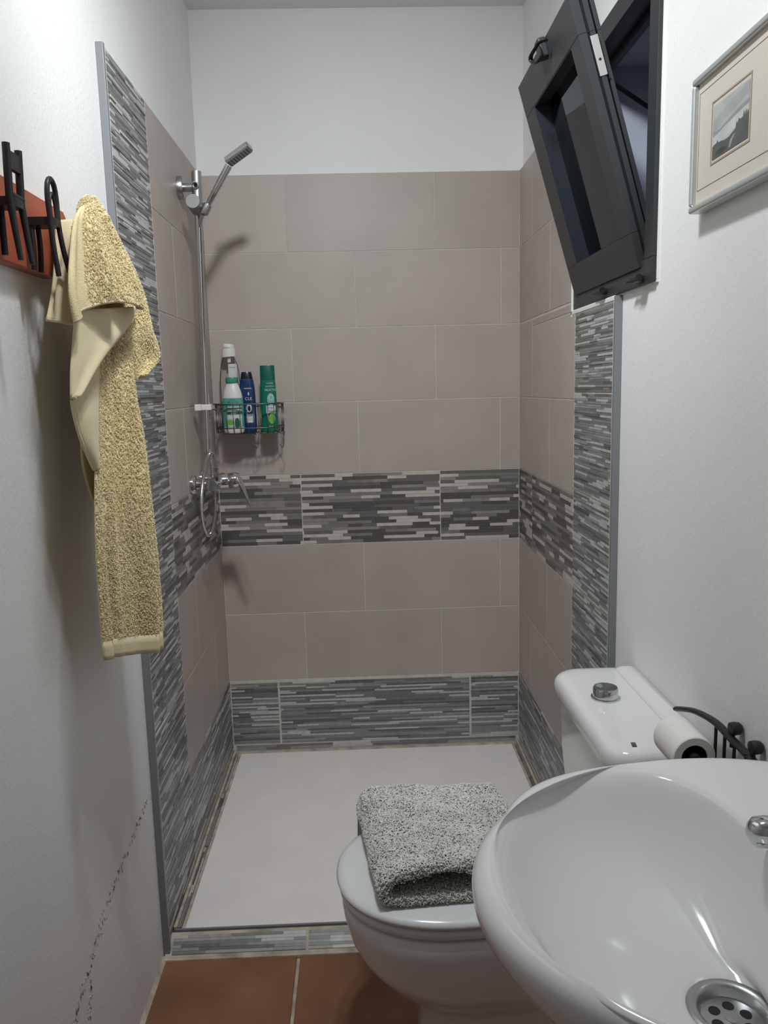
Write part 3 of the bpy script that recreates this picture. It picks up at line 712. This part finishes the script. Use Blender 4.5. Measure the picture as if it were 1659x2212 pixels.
# ------------------------------------------------------------------ coat rack: red board with little iron chairs
rk = thing('coat_rack', (-.512, 1.25, 1.62), 'red wooden coat rack with black iron chair-shaped hooks on left wall', 'coat rack')
bz0, bz1 = 1.566, 1.688; bx = -.502; by1 = 1.466
pf_ = [(.80, bz0), (by1-.085, bz0), (by1-.012, bz0+.02), (by1, bz0+.035), (by1, bz1-.022), (by1-.006, bz1-.008), (by1-.016, bz1), (.80, bz1)]
b = MB(); b.loft([[(PLX+.0005, y, z) for y, z in pf_], [(bx-.003, y, z) for y, z in pf_], [(bx, y if y < 1 else y-.002, z+(.002 if z < 1.62 else -.002)) for y, z in pf_]])
fixn(b.build('board', 'red_wood', rk))
def iron(pts, r, b, n=10, flat=1.0, k2=5): b.tube(smoothpath(pts, k2), r, n, flat=flat)
# bentwood chair: arched back stands off the wall, seat runs back to the board
KS = 1.05; zf = lambda z: CZ+(z-CZ)*KS
def chair_arch(yc, name, dz=0):
    b = MB(); xo = -.458; w2 = .0165*KS; yo = yc*KS
    pts = [(xo+.004, yo-w2*.85, 1.545), (xo, yo-w2*.95, 1.59), (xo-.001, yo-w2, 1.625), (xo-.002, yo-w2*1.05, 1.655), (xo-.002, yo-w2*.75, 1.676-dz), (xo-.002, yo, 1.6835-dz), (xo-.002, yo+w2*.75, 1.676-dz), (xo-.002, yo+w2*1.05, 1.655), (xo-.001, yo+w2*.9, 1.625), (xo+.002, yo+w2*1.05, 1.59), (xo+.008, yo+w2*1.25, 1.555)]
    iron([(x, y, zf(z)) for x, y, z in pts], .004, b)
    iron([(xo-.001, yo-w2*.5, zf(1.622)), (xo-.002, yo-w2*.55, zf(1.648)), (xo-.002, yo, zf(1.664)), (xo-.002, yo+w2*.55, zf(1.648)), (xo-.001, yo+w2*.5, zf(1.622))], .0023, b, 8)
    b.loft([rrect(bx-.0005, xo+.003, yo-.018, yo+.018, zf(z), .006, 4) for z in (1.617, 1.628)])
    for s2 in (-1, 1): iron([(bx+.012, yo+s2*.013, zf(1.62)), (bx+.013, yo+s2*.0135, zf(1.59)), (bx+.011, yo+s2*.014, zf(1.555))], .0042, b, 8)
    fixn(b.build('chair_hook', 'black_iron', rk, smooth=50, label=name))
chair_arch(1.222, 'bentwood arch-backed iron chair hook')
def chair_ladder(yc):
    b = MB(); xo = -.461; w2 = .0185*KS; yc = yc*KS
    for s2 in (-1, 1):
        b.tube([(xo+.006, yc+s2*w2*1.0, zf(1.548)), (xo+.002, yc+s2*w2*.98, zf(1.585)), (xo-.002, yc+s2*w2*.95, zf(1.625)), (xo-.001, yc+s2*w2*.97, zf(1.66)), (xo, yc+s2*w2, zf(1.692))], [.0037, .0043, .0052, .0054, .0052], 12)
        b.tube([(bx+.012, yc+s2*.015, zf(1.62)), (bx+.012, yc+s2*.015, zf(1.56))], .0045, 10)
    b.hexa([(xo+e, yc+q*w2, zf(z)) for z in (1.662, 1.684) for e, q in ((-.004, -1), (.003, -1), (.003, 1), (-.004, 1))])
    b.tube([(xo, yc-w2, zf(1.63)), (xo, yc+w2, zf(1.63))], .004, 8)
    b.loft([rrect(bx-.0005, xo+.003, yc-.018, yc+.018, zf(z), .006, 4) for z in (1.617, 1.628)])
    fixn(b.build('chair_hook', 'black_iron', rk, smooth=50, label='ladder-backed iron chair hook'))
chair_ladder(1.098)
chair_arch(1.375, 'bentwood iron chair hook under the yellow towel', .012)

# ------------------------------------------------------------------ yellow towel
tw = thing('bath_towel', (-.43, 1.36, 1.68), 'pale yellow terry towel hanging from the coat rack', 'towel')
def sheet(rows, nu=26, nv=10, pleats=(), hem=None):
    """rows: (lx, ly, ldepth, rx, ry, rdepth) seen edges; smooth down, pleated across"""
    q = lambda y, x: x*(1+.045*max(0, 1-max(0, y-440)/800))       # the top hangs nearer the wall
    Lp = smoothpath([P(r2[0], r2[1], 0, q(r2[1], r2[2])) for r2 in rows], nv); Rp = smoothpath([P(r2[3], r2[4], 0, q(r2[4], r2[5])) for r2 in rows], nv)
    G = []
    for i, (a, b2) in enumerate(zip(Lp, Rp)):
        v = i/(len(Lp)-1); row = []; ac = (b2-a); nn = Vector((ac.y, -ac.x, 0)).normalized()
        for j in range(nu+1):
            u = j/nu; p = a.lerp(b2, u)
            d = .012*sin(PI*u)*(.35+.65*min(1, v*2))
            for amp, fr_, ph, dr in pleats:
                wv = lambda uu: sin(2*PI*(uu*fr_+ph+dr*v))
                d += amp*(wv(u)-lerp(wv(0), wv(1), u))*min(1, .3+v)
            p = p+nn*d
            if hem: p = p+Vector((0, 0, hem(u)*v**4))
            row.append(p)
        G.append(row)
    return G
tail = sheet([(184, 470, -.437, 205, 455, -.430), (190, 600, -.436, 248, 570, -.425), (205, 720, -.434, 276, 705, -.418), (209, 850, -.431, 290, 850, -.412), (208, 950, -.428, 306, 950, -.409), (206, 1090, -.425, 322, 1085, -.406), (211, 1250, -.424, 338, 1230, -.406), (224, 1425, -.424, 351, 1400, -.406)],
             nu=56, nv=10, pleats=((.012, 1.75, .10, .10), (.007, 3.4, .35, -.22), (.003, 6.2, .1, .5)))
flap = sheet([(174, 448, -.430, 208, 434, -.424), (158, 480, -.427, 226, 470, -.414), (149, 560, -.423, 258, 548, -.402), (148, 630, -.419, 281, 610, -.393), (160, 696, -.415, 298, 664, -.385)],
             nu=44, nv=9, pleats=((.009, 2.6, .05, .12), (.004, 4.7, .3, -.2)), hem=lambda u: .022*sin(PI*min(1, u*1.15))**.8)
inside = sheet([(165, 670, -.424, 297, 662, -.394), (160, 735, -.427, 272, 708, -.402), (155, 800, -.429, 214, 780, -.414), (155, 862, -.430, 160, 858, -.427)], nu=24, nv=8, pleats=((.004, 1.2, .2, .1),))
side = sheet([(156, 780, -.436, 212, 770, -.429), (155, 860, -.436, 212, 850, -.428), (162, 905, -.435, 211, 905, -.427), (177, 955, -.433, 210, 955, -.426), (203, 1015, -.429, 209, 1015, -.426)], nu=16, nv=7, pleats=((.002, 1.0, .2, .0),))
leftflap = sheet([(120, 476, -.468, 172, 476, -.440), (118, 560, -.470, 170, 560, -.434), (112, 625, -.472, 166, 645, -.429), (99, 690, -.474, 174, 702, -.424)], nu=22, nv=8, pleats=((.006, 1.7, .2, .3),))
right = sheet([(208, 445, -.43, 216, 445, -.427), (230, 500, -.425, 241, 500, -.420), (248, 560, -.42, 273, 560, -.410), (262, 640, -.418, 305, 635, -.402), (270, 720, -.415, 325, 715, -.396), (282, 780, -.414, 340, 768, -.394), (290, 818, -.414, 302, 808, -.408)], nu=24, nv=8, pleats=((.005, 1.4, .1, .2),))
# hidden back half that goes over the hook, so that the towel is whole from the side
back = sheet([(178, 450, -.452, 207, 440, -.446), (166, 600, -.462, 250, 570, -.452), (166, 800, -.468, 285, 800, -.456), (174, 930, -.466, 295, 930, -.455), (180, 1010, -.464, 300, 1000, -.452), (205, 1098, -.460, 305, 1105, -.45)], nu=22, nv=8, pleats=((.004, 1.5, .3, .2),))
b = MB()
for G, mi in ((tail, 0), (flap, 0), (right, 0), (back, 0)): b.grid(G, mi)
fixn(b.build('terry_cloth', ['towel_base'], tw, smooth=180, solid=.0045))
b = MB()
for G in (inside, leftflap, side): b.grid(G)
fixn(b.build('flat_weave_hem', ['towel_hem'], tw, smooth=180, solid=.004, label='smooth woven hem and underside of the towel'))
# peak over the hook
pk = smoothpath([P(174, 462, 0, -.457), P(183, 442, 0, -.455), P(193, 436, 0, -.453), P(203, 440, 0, -.450), P(212, 460, 0, -.447)], 5); pr_r = [.004+.0045*sin(PI*i/20) for i in range(21)]
b = MB(); b.tube(pk, pr_r, 12); b.build('folded_peak', 'towel_base', tw, smooth=180)
# rolled hems along free edges
def hemline(G, row, r=.0028, name='hem'):
    b = MB(); b.tube([p for p in row], r, 8); b.build(name, 'towel_hem', tw, smooth=180)
hemline(flap, flap[-1]); hemline(inside, [r2[-1] for r2 in inside]); hemline(leftflap, leftflap[-1]); hemline(inside, [r2[0] for r2 in inside]+[r2[0] for r2 in side][4:])
# woven band near the bottom of the tail
nb = len(tail); band = [[p+Vector((.0012, -.0032, 0)) for p in r2] for r2 in tail[-4:]]
b = MB(); b.grid(band); fixn(b.build('hem_band', 'towel_hem', tw, smooth=180, solid=.003))
def faceme(G):
    i, j = len(G)//2, len(G[0])//2; a, b2, c = Vector(G[i][j]), Vector(G[i][j+1]), Vector(G[i+1][j])
    return G if (b2-a).cross(c-a).dot(Vector((0, 0, CZ))-a) > 0 else [r2[::-1] for r2 in G]
offs = lambda G, d=.0022: [[p+Vector((.25, -.95, 0))*d for p in r2] for r2 in G]
nt_ = int(len(tail)*.03)
tl = [r2[:] for r2 in tail[:-3]]
flap_t = [r2[10 if i > 14 else 4:] for i, r2 in enumerate(flap)]; flap_t = [r2[-34:] for r2 in flap]
loops_obj('terry_loops', [faceme(offs(tl)), faceme(offs(flap_t)), faceme(offs(right)), faceme([r2[:] for r2 in flap[:14]])], 'towel', tw, 150000, .0042, .0028, .0011, .6)
pkG = []
for k in range(9):
    fi = -1.9+3.8*k/8; row = []
    for i, (p, r2) in enumerate(zip(pk, pr_r)):
        t = (pk[min(i+1, 20)]-pk[max(i-1, 0)]).normalized(); cdir = (Vector((0, 0, CZ))-p).normalized(); cdir = (cdir-t*cdir.dot(t)).normalized(); sd = t.cross(cdir)
        row.append(p+(cdir*cos(fi)+sd*sin(fi))*r2)
    pkG.append(row)
loops_obj('terry_loops', [faceme(pkG)], 'towel', tw, 200000, .0042, .003, .0011, .6)

# ------------------------------------------------------------------ shower: rail, hand shower, hose, mixer
sr = thing('shower_rail', (XL+.05, 2.42, 1.6), 'chrome shower rail with a sliding holder on the left tiled wall', 'shower rail')
BT = P(424, 370, 0, -.452); BT = Vector((-.452, 2.425, BT.z)); BT = P(424, 371, 1, 2.425); BB = P(447, 976, 1, 2.425)
b = MB(); b.cyl(BT, BB, .0105, n=24); b.build('pole', 'chrome', sr, smooth=40)
b = MB(); mid = BT.lerp(BB, .13); b.cyl(BT+Vector((0, 0, .0005)), mid, .0142, n=24); b.build('end_sleeve', 'satin', sr, smooth=40)
rz = P(397, 395, 0, XL+.012); arm = BT.lerp(BB, .05)
cR = Vector((XL, arm.y+.01, arm.z))
b = MB(); b.lathe([(.032, .0005), (.032, .014), (.030, .017), (.012, .0175), (.012, .05)], cR, axis=(1, 0, 0), n=36); fixn(b.build('rosette', 'satin', sr, smooth=40))
b = MB(); b.lathe([(.0105, 0), (.0105, .008), (.0075, .0085), (.007, .003)], arm+Vector((0, -.0135, 0)), axis=(-.12, -1, -.1), n=20); scw = fixn(b.build('screw_cap', 'satin', sr, smooth=40))
b = MB(); b.cyl(arm+Vector((0, -.0222, -.0005)), arm+Vector((-.0003, -.0226, -.0005)), .0056, n=16); b.build('screw_hole', 'hole', scw)
# sliding holder: knob towards the room, cross barrel, cone socket
kc = P(416, 434, 1, 2.36); hc = P(444, 452, 1, 2.40)
sl = BT.lerp(BB, .125); hc0 = Vector((sl.x, sl.y, kc.z-.008))
b = MB(); d1 = (hc0-kc).normalized(); b.tube([kc, kc+d1*.004, hc0, hc0+d1*.012], [.0195, .0205, .0205, .018], 28); b.build('slider_knob', 'knob', sr, smooth=40)
sk0 = hc0+Vector((-.004, -.012, -.002)); sk1 = P(443, 455, 1, 2.385)
b = MB(); b.tube([hc0, P(432, 447, 1, 2.39), P(444, 452, 1, 2.385), P(446, 458, 1, 2.385)], [.017, .016, .0145, .012], 22); b.build('slider_arm', 'satin', sr, smooth=60)
soc = P(439, 463, 1, 2.38); sock_t = P(451, 438, 1, 2.38)
b = MB(); b.tube([soc, P(441, 458, 1, 2.38), P(449, 442, 1, 2.38)], [.011, .0135, .0125], 22); b.build('socket', 'satin', sr, smooth=60)
# hand shower
hs = thing('hand_shower', (-.36, 2.38, 1.98), 'slim chrome hand shower with a flat head in the rail holder', 'hand shower')
h0 = P(446, 448, 1, 2.38); h1 = P(494, 358, 1, 2.365)
b = MB(); b.tube([h0, h0.lerp(h1, .12), h0.lerp(h1, .13), h0.lerp(h1, .5), h1], [.0088, .0088, .0096, .0105, .0112], 18, flat=.9); b.build('handle', 'chrome', hs, smooth=60)
# head: a flat bar; long axis from e0 to e1, spray face turned down and to the room
e0 = P(493, 352, 1, 2.362); e1 = P(538, 319, 1, 2.335); la = (e1-e0).normalized()
fn = Vector((.36, -.50, -.79)); fn = (fn-la*fn.dot(la)).normalized(); wa = la.cross(fn)
def hb(b, a0, a1, w2, t0, t1, m=0):
    c = [e0+la*a+wa*w*w2+fn*t for t in (t0, t1) for a, w in ((a0, -1), (a1, -1), (a1, 1), (a0, 1))]
    b.hexa(c, m)
LH = (e1-e0).length
b = MB(); hb(b, -.002, LH+.004, .0145, -.013, .006); fixn(b.build('head', 'chrome', hs, bevel=.004, bseg=3))
b = MB(); hb(b, .002, LH, .0118, .0055, .0075); spf = fixn(b.build('spray_face', 'satin', hs))
b = MB()
for i in range(8):
    a = .006+i*(LH-.012)/7; hb(b, a-.0018, a+.0018, .0095, .0074, .0088)
fixn(b.build('nozzle_row', 'darkrubber', spf))
# hose
hoz = thing('shower_hose', (-.46, 2.36, 1.2), 'ribbed chrome hose looping beside the mixer tap', 'hose')
def hp_(x, y, Y): return P(x, y, 1, Y)
path = smoothpath([hp_(467, 1020, 2.40), hp_(465, 995, 2.37), hp_(456, 979, 2.335), hp_(445, 997, 2.31), hp_(438, 1040, 2.30), hp_(435, 1090, 2.30), hp_(438, 1130, 2.31), hp_(447, 1155, 2.325), hp_(456, 1150, 2.35), hp_(463, 1120, 2.375), hp_(464, 1085, 2.39), hp_(461, 1050, 2.405), hp_(457, 1005, 2.42), hp_(453.5, 940, 2.43), hp_(451, 880, 2.44), hp_(448, 800, 2.455), hp_(444, 730, 2.465), hp_(437, 650, 2.47), hp_(430, 570, 2.465), hp_(429, 510, 2.44), hp_(434, 475, 2.40), soc], 14)
# even spacing and ribs
acc = [0]
for a, b2 in zip(path, path[1:]): acc.append(acc[-1]+(b2-a).length)
Ltot = acc[-1]; step = .0022; pts = []; j = 0; sdist = 0
while sdist < Ltot:
    while acc[j+1] < sdist: j += 1
    t = (sdist-acc[j])/max(1e-9, acc[j+1]-acc[j]); pts.append(path[j].lerp(path[j+1], t)); sdist += step
rad = [.0058 if i % 2 else .0047 for i in range(len(pts))]
b = MB(); b.tube(pts, rad, 10); b.build('hose', 'chrome', hoz, smooth=40)
b = MB(); d0 = (pts[1]-pts[0]).normalized(); b.tube([pts[0]-d0*.002, pts[0]+d0*.018], .0085, 6); b.build('hose_nut', 'chrome', hoz)
# mixer
mx = thing('shower_mixer', (XL+.06, 2.44, 1.10), 'chrome lever shower mixer on the left wall above the mosaic band', 'mixer tap')
MZ = 1.100; MY = 2.44; MX = XL+.062
for s2 in (-1, 1):
    b = MB(); b.lathe([(.030, .0005), (.030, .006), (.026, .013), (.017, .016), (.0145, .03), (.0145, .045), (.018, .046), (.018, .058)], (XL, MY+s2*.072, MZ), axis=(1, 0, 0), n=32); fixn(b.build('wall_rosette', 'chrome', mx, smooth=40))
b = MB(); b.tube([(MX, MY-.098, MZ), (MX, MY-.09, MZ), (MX, MY-.045, MZ), (MX, MY, MZ), (MX, MY+.045, MZ), (MX, MY+.09, MZ), (MX, MY+.098, MZ)], [.016, .0185, .019, .021, .019, .0185, .016], 28); b.build('body', 'chrome', mx, smooth=50)
b = MB(); b.lathe([(.019, 0), (.0235, .004), (.0235, .036), (.0222, .038), (.0222, .04), (.0238, .042), (.0238, .062), (.020, .070), (.01, .073)], (MX-.002, MY, MZ), axis=(1, 0, .05), n=32); fixn(b.build('cartridge', 'chrome', mx, smooth=40))
lv = [Vector((MX+.050, MY, MZ+.012)), Vector((MX+.066, MY, MZ+.004)), Vector((MX+.078, MY, MZ-.022)), Vector((MX+.092, MY, MZ-.060)), Vector((MX+.099, MY, MZ-.082))]
lw2 = [(.016, .012), (.019, .010), (.0165, .006), (.0125, .0035), (.010, .0025)]
secs = []
for p, (hw, ht) in zip(lv, lw2):
    secs.append([p+Vector((ht*cos(a)*.9, hw*sin(a), ht*cos(a)*.45)) for a in [2*PI*i/16 for i in range(16)]])
b = MB(); b.loft(secs); fixn(b.build('lever', 'chrome', mx, smooth=60))

# ------------------------------------------------------------------ wire basket with bottles
bk = thing('shower_basket', (-.375, 2.69, 1.235), 'steel wire corner basket holding bottles beside the rail', 'basket')
KX0, KX1, KY0, KY1 = -.482, -.262, 2.628, 2.786; KZ0, KZ1, KZ2 = 1.2345, 1.253, 1.331
def oval(z, e=0):
    pts = []
    for cx, cy, a0, rx, ry in ((KX1-.05, KY1-.02, 0, .05, .02), (KX0+.05, KY1-.02, PI/2, .05, .02), (KX0+.07, KY0+.06, PI, .07, .06), (KX1-.07, KY0+.06, 1.5*PI, .07, .06)):
        for i in range(9): a = a0+PI/2*i/8; pts.append(Vector((cx+(rx-e)*cos(a), cy+(ry-e*.4)*sin(a), z)))
    return pts
for z, r in ((KZ2, .0022), (KZ1, .0019)):
    b = MB(); b.tube(oval(z), r, 8, closed=True); b.build('rim_wire', 'steel', bk, smooth=180)
ov = oval(0); per = [0]
for i in range(len(ov)): per.append(per[-1]+(ov[(i+1) % len(ov)]-ov[i]).length)
def ovat(s2):
    s2 %= per[-1]
    for i in range(len(ov)):
        if per[i+1] >= s2: return ov[i].lerp(ov[(i+1) % len(ov)], (s2-per[i])/max(1e-9, per[i+1]-per[i]))
b0 = None
for i in range(30):
    p = ovat(per[-1]*(i+.35)/30); c = Vector(((KX0+KX1)/2, (KY0+KY1)/2, 0)); inn = (c-p).normalized()*.006
    b = MB(); b.tube([Vector((p.x, p.y, KZ2)), Vector((p.x, p.y, KZ1-.004)), Vector((p.x+inn.x*.3, p.y+inn.y*.3, KZ0+.004)), Vector((p.x+inn.x, p.y+inn.y, KZ0))], .0013, 6); b.build('upright_wire', 'steel', bk, smooth=180)
for i in range(9):
    x = KX0+.03+i*(KX1-KX0-.06)/8
    b = MB(); b.tube([(x, KY0+.02, KZ0), (x, KY1-.004, KZ0)], .0013, 6); b.build('floor_wire', 'steel', bk)
b = MB(); b.tube([(KX0+.02, KY0+.06, KZ0-.0015), (KX1-.02, KY0+.06, KZ0-.0015)], .0018, 6); b.tube([(KX0+.02, KY1-.04, KZ0-.0015), (KX1-.02, KY1-.04, KZ0-.0015)], .0018, 6); b.build('cross_wire', 'steel', bk)
# two hanging hooks under the basket
for hx in (-.352, -.266):
    b = MB(); b.tube(smoothpath([(hx-.012, 2.70, KZ0), (hx+.001, 2.695, KZ0-.008), (hx+.008, 2.69, KZ0-.030), (hx+.003, 2.685, KZ0-.052), (hx-.006, 2.68, KZ0-.040)], 5), .0013, 6); b.build('hanging_hook', 'steel', bk, smooth=180)
cl = P(437, 880, 1, 2.425); c1 = P(421, 880, 1, 2.412); c2 = P(457, 880, 1, 2.412)
b = MB(); b.box(c1.x, lerp(c1.x, c2.x, .40), 2.405, 2.442, cl.z-.0095, cl.z+.0095); b.box(lerp(c1.x, c2.x, .41), c2.x, 2.403, 2.442, cl.z-.0085, cl.z+.0085)
b.build('clip', 'whiteplastic', bk, bevel=.002, label='white plastic clip gripping the rail')
b = MB()
for dz in (-.009, .009): b.tube([(c2.x-.004, 2.428, cl.z+dz*.6), (c2.x+.006, 2.44, cl.z+dz), (KX0+.035, 2.55, cl.z+dz*.8), (KX0+.03, KY0+.03, KZ2-.004+dz*.5)], .002, 6)
b.build('bracket_wire', 'steel', bk, smooth=180)

class Bottle:
    def __init__(s, name, x, y, z, prof, label, mt, asp=.62, rot=0):
        s.x, s.y, s.z, s.prof, s.asp, s.rot = x, y, z, prof, asp, rot
        s.root = thing(name, (x, y, z), label, 'bottle'); s.last = None
        s.part('body', prof, mt)
    def part(s, name, prof, mt, n=36, asp=None, tilt=0, label=None):
        asp = s.asp if asp is None else asp; secs = []
        for r, h in prof:
            secs.append([s.w(r*cos(2*PI*j/n), r*asp*sin(2*PI*j/n), h+tilt*cos(2*PI*j/n)*r) for j in range(n)])
        b = MB(); b.loft(secs); return fixn(b.build(name, mt, s.root, smooth=45, label=label))
    def w(s, lx, ly, h): c, q = cos(s.rot), sin(s.rot); return Vector((s.x+lx*c-ly*q, s.y+lx*q+ly*c, s.z+h))
    def rad(s, h):
        for (r0, h0), (r1, h1) in zip(s.prof, s.prof[1:]):
            if h0 <= h <= h1 and h1 > h0: return lerp(r0, r1, (h-h0)/(h1-h0))
        return s.prof[-1][0]
    def on(s, u, h, off=.0004):     # u: across the front in metres
        r = s.rad(h); a = max(-.97, min(.97, u/r)); lx = r*a; ly = -r*s.asp*math.sqrt(1-a*a)
        n = Vector((a*s.asp, -math.sqrt(1-a*a), 0)).normalized()
        return s.w(lx+n.x*off, ly+n.y*off, h)
    def patch(s, name, poly, mt, off=.0004, nu=10, nv=8):   # poly: four corners or ellipse spec
        b = MB()
        if poly[0] == 'ell':
            _, cu, ch, ru, rh = poly; G = [[s.on(cu+ru*cos(2*PI*j/24)*k/4, ch+rh*sin(2*PI*j/24)*k/4, off) for j in range(25)] for k in range(1, 5)]
            b.grid(G); b.add([G[0][j] for j in range(24)], [tuple(range(24))])
        elif poly[0] == 'full':
            _, h0, h1 = poly; G = []
            for i in range(nv+1):
                h = lerp(h0, h1, i/nv); r = s.rad(h)+off; G.append([s.w(r*cos(a), (r*s.asp+off*.3)*sin(a), h) for a in np.linspace(PI*.98, PI*2.02, 28)])
            b.grid(G)
        else:
            (u0, u1), (h0, h1) = poly; b.grid([[s.on(lerp(u0, u1, j/nu), lerp(h0, h1, i/nv), off) for j in range(nu+1)] for i in range(nv+1)])
        s.last = b.build(name, mt, s.root, smooth=180); return s.last
    def text(s, txt, u, h, size, mt, off=.0007, name='lettering', sx=1.0, on=None):
        cu = bpy.data.curves.new('t', 'FONT'); cu.body = txt; cu.size = size; cu.align_x = 'CENTER'; cu.resolution_u = 2
        t = bpy.data.objects.new('t', cu); COL.objects.link(t); dg = bpy.context.evaluated_depsgraph_get(); dg.update()
        me = bpy.data.meshes.new_from_object(t.evaluated_get(dg)); bpy.data.objects.remove(t)
        b = MB(); b.add([s.on(u+v.co.x*sx, h+v.co.y, off) for v in me.vertices], [tuple(p.vertices) for p in me.polygons])
        return b.build(name, mt, on or s.last or s.root)
BZ = KZ0+.0015
# tall clear bottle with a white flip cap, at the back
B1 = Bottle('clear_bottle', -.438, 2.748, BZ, [(.030, .0), (.033, .004), (.034, .02), (.034, .17), (.032, .205), (.027, .232), (.020, .247), (.0185, .252)], 'tall clear bottle with a white flip cap at the back of the basket', 'clear', asp=.62)
c0 = P(498, 781, 1, 2.748)
B1.part('cap', [(.0205, .2535), (.0238, .2535), (.0232, .27), (.0215, .281), (.0205, .2815)], 'whiteplastic', asp=.75, tilt=.08)
B1.part('cap_lid', [(.0200, .283), (.0205, .284), (.0195, .291), (.0165, .296), (.010, .2975)], 'whiteplastic', asp=.75, tilt=-.10)
B1.part('neck', [(.006, .235), (.006, .254)], 'whiteplastic', asp=1)
B1.patch('label', ((-.001, .026), (.165, .2295)), 'palelabel', off=.0008)
B1.text('Sensi', .012, .2155, .009, 'drain_grey', off=.0014)
# white bottle with green cap and mint label, at the front left
B2_ = Bottle('white_bottle', -.421, 2.676, BZ, [(.029, .0), (.033, .004), (.0345, .012), (.0350, .07), (.0345, .105), (.031, .130), (.024, .152), (.0195, .162), (.019, .165)], 'white bottle with green cap and mint label at basket front', 'whiteplastic', asp=.66)
B2_.part('cap', [(.0195, .1655), (.0205, .1665), (.0205, .182), (.0195, .1838), (.006, .1838)], 'mint', asp=.85)
B2_.patch('label', ('full', .020, .116), 'mintlabel', off=.0004)
B2_.patch('label_panel', ((-.016, .028), (.022, .088)), 'palelabel', off=.0009)
B2_.patch('leaf_print', ('ell', -.008, .036, .010, .010), 'leaf', off=.0012)
B2_.patch('fruit_print', ('ell', .014, .033, .008, .018), 'deeplabel', off=.0012)
B2_.patch('swoosh_print', ((-.020, .030), (.080, .0845)), 'deeplabel', off=.0013)
B2_.patch('band_print', ((-.018, .028), (.062, .072)), 'deeplabel', off=.0013)
B2_.patch('white_print', ((-.012, .029), (.050, .056)), 'whiteplastic', off=.0015)
B2_.text('GARNIER', .002, .1085, .005, 'black', off=.001)
B2_.text('FRUCTIS', .002, .099, .0092, 'black', off=.001)
B2_.text('ALOE', .004, .0635, .007, 'palelabel', off=.0018)
# blue bottle
B3 = Bottle('blue_bottle', -.374, 2.690, BZ, [(.0245, .0), (.027, .004), (.0275, .02), (.0268, .12), (.0255, .150), (.0225, .172), (.0212, .176)], 'dark blue bottle with a navy cap in the middle of the basket', 'blueplastic', asp=.6)
B3.part('cap', [(.0212, .1765), (.0205, .180), (.0168, .199), (.0160, .2005), (.004, .2008)], 'navy', asp=.62)
B3.patch('tan_strip', ((-.008, .016), (.1445, .1485)), 'orange')
B3.text('CLE', .005, .108, .0135, 'palelabel')
B3.patch('drop_print', ('ell', .006, .129, .0022, .006), 'palelabel')
B3.patch('head_print', ('ell', .005, .082, .0095, .014), 'palelabel')
B3.patch('head_core', ('ell', .006, .080, .0045, .009), 'navy', off=.0008)
B3.patch('white_print', ((-.004, .018), (.033, .062)), 'palelabel')
B3.text('ANTI', .007, .053, .006, 'navy', off=.0009); B3.text('2 in 1', .007, .042, .005, 'navy', off=.0009)
# tall green bottle, cap down shape narrowing to the top
B4 = Bottle('green_bottle', -.305, 2.698, BZ, [(.026, .0), (.0285, .003), (.0292, .012), (.0285, .07), (.0268, .13), (.0252, .170)], 'tall green bottle standing alone at the right end of the basket', 'green', asp=.55)
B4.part('cap', [(.0252, .1705), (.0252, .172), (.0242, .219), (.0235, .2205), (.005, .2208)], 'green_dark', asp=.55)
B4.text('GARNIER', .008, .160, .0055, 'palelabel'); B4.text('SHAMPOO', .008, .1495, .006, 'palelabel'); B4.text('FRUCTIS', .008, .136, .0105, 'palelabel', sx=.9)
B4.patch('oval_print', ('ell', .009, .108, .012, .021), 'aqua'); B4.patch('oval_core', ('ell', .0095, .115, .0075, .0095), 'palelabel', off=.0008); B4.patch('oval_ring', ('ell', .0095, .115, .0055, .0072), 'aqua', off=.0011)
B4.patch('pale_print', ((-.007, .023), (.062, .088)), 'palelabel', off=.0006)
B4.text('PURE', .007, .0775, .007, 'deeplabel', off=.001); B4.text('FRESH', .007, .067, .007, 'deeplabel', off=.001)
B4.patch('leaf_print', ('ell', .010, .044, .011, .017), 'leaf')
B4.text('250 ml', .006, .017, .0055, 'palelabel')
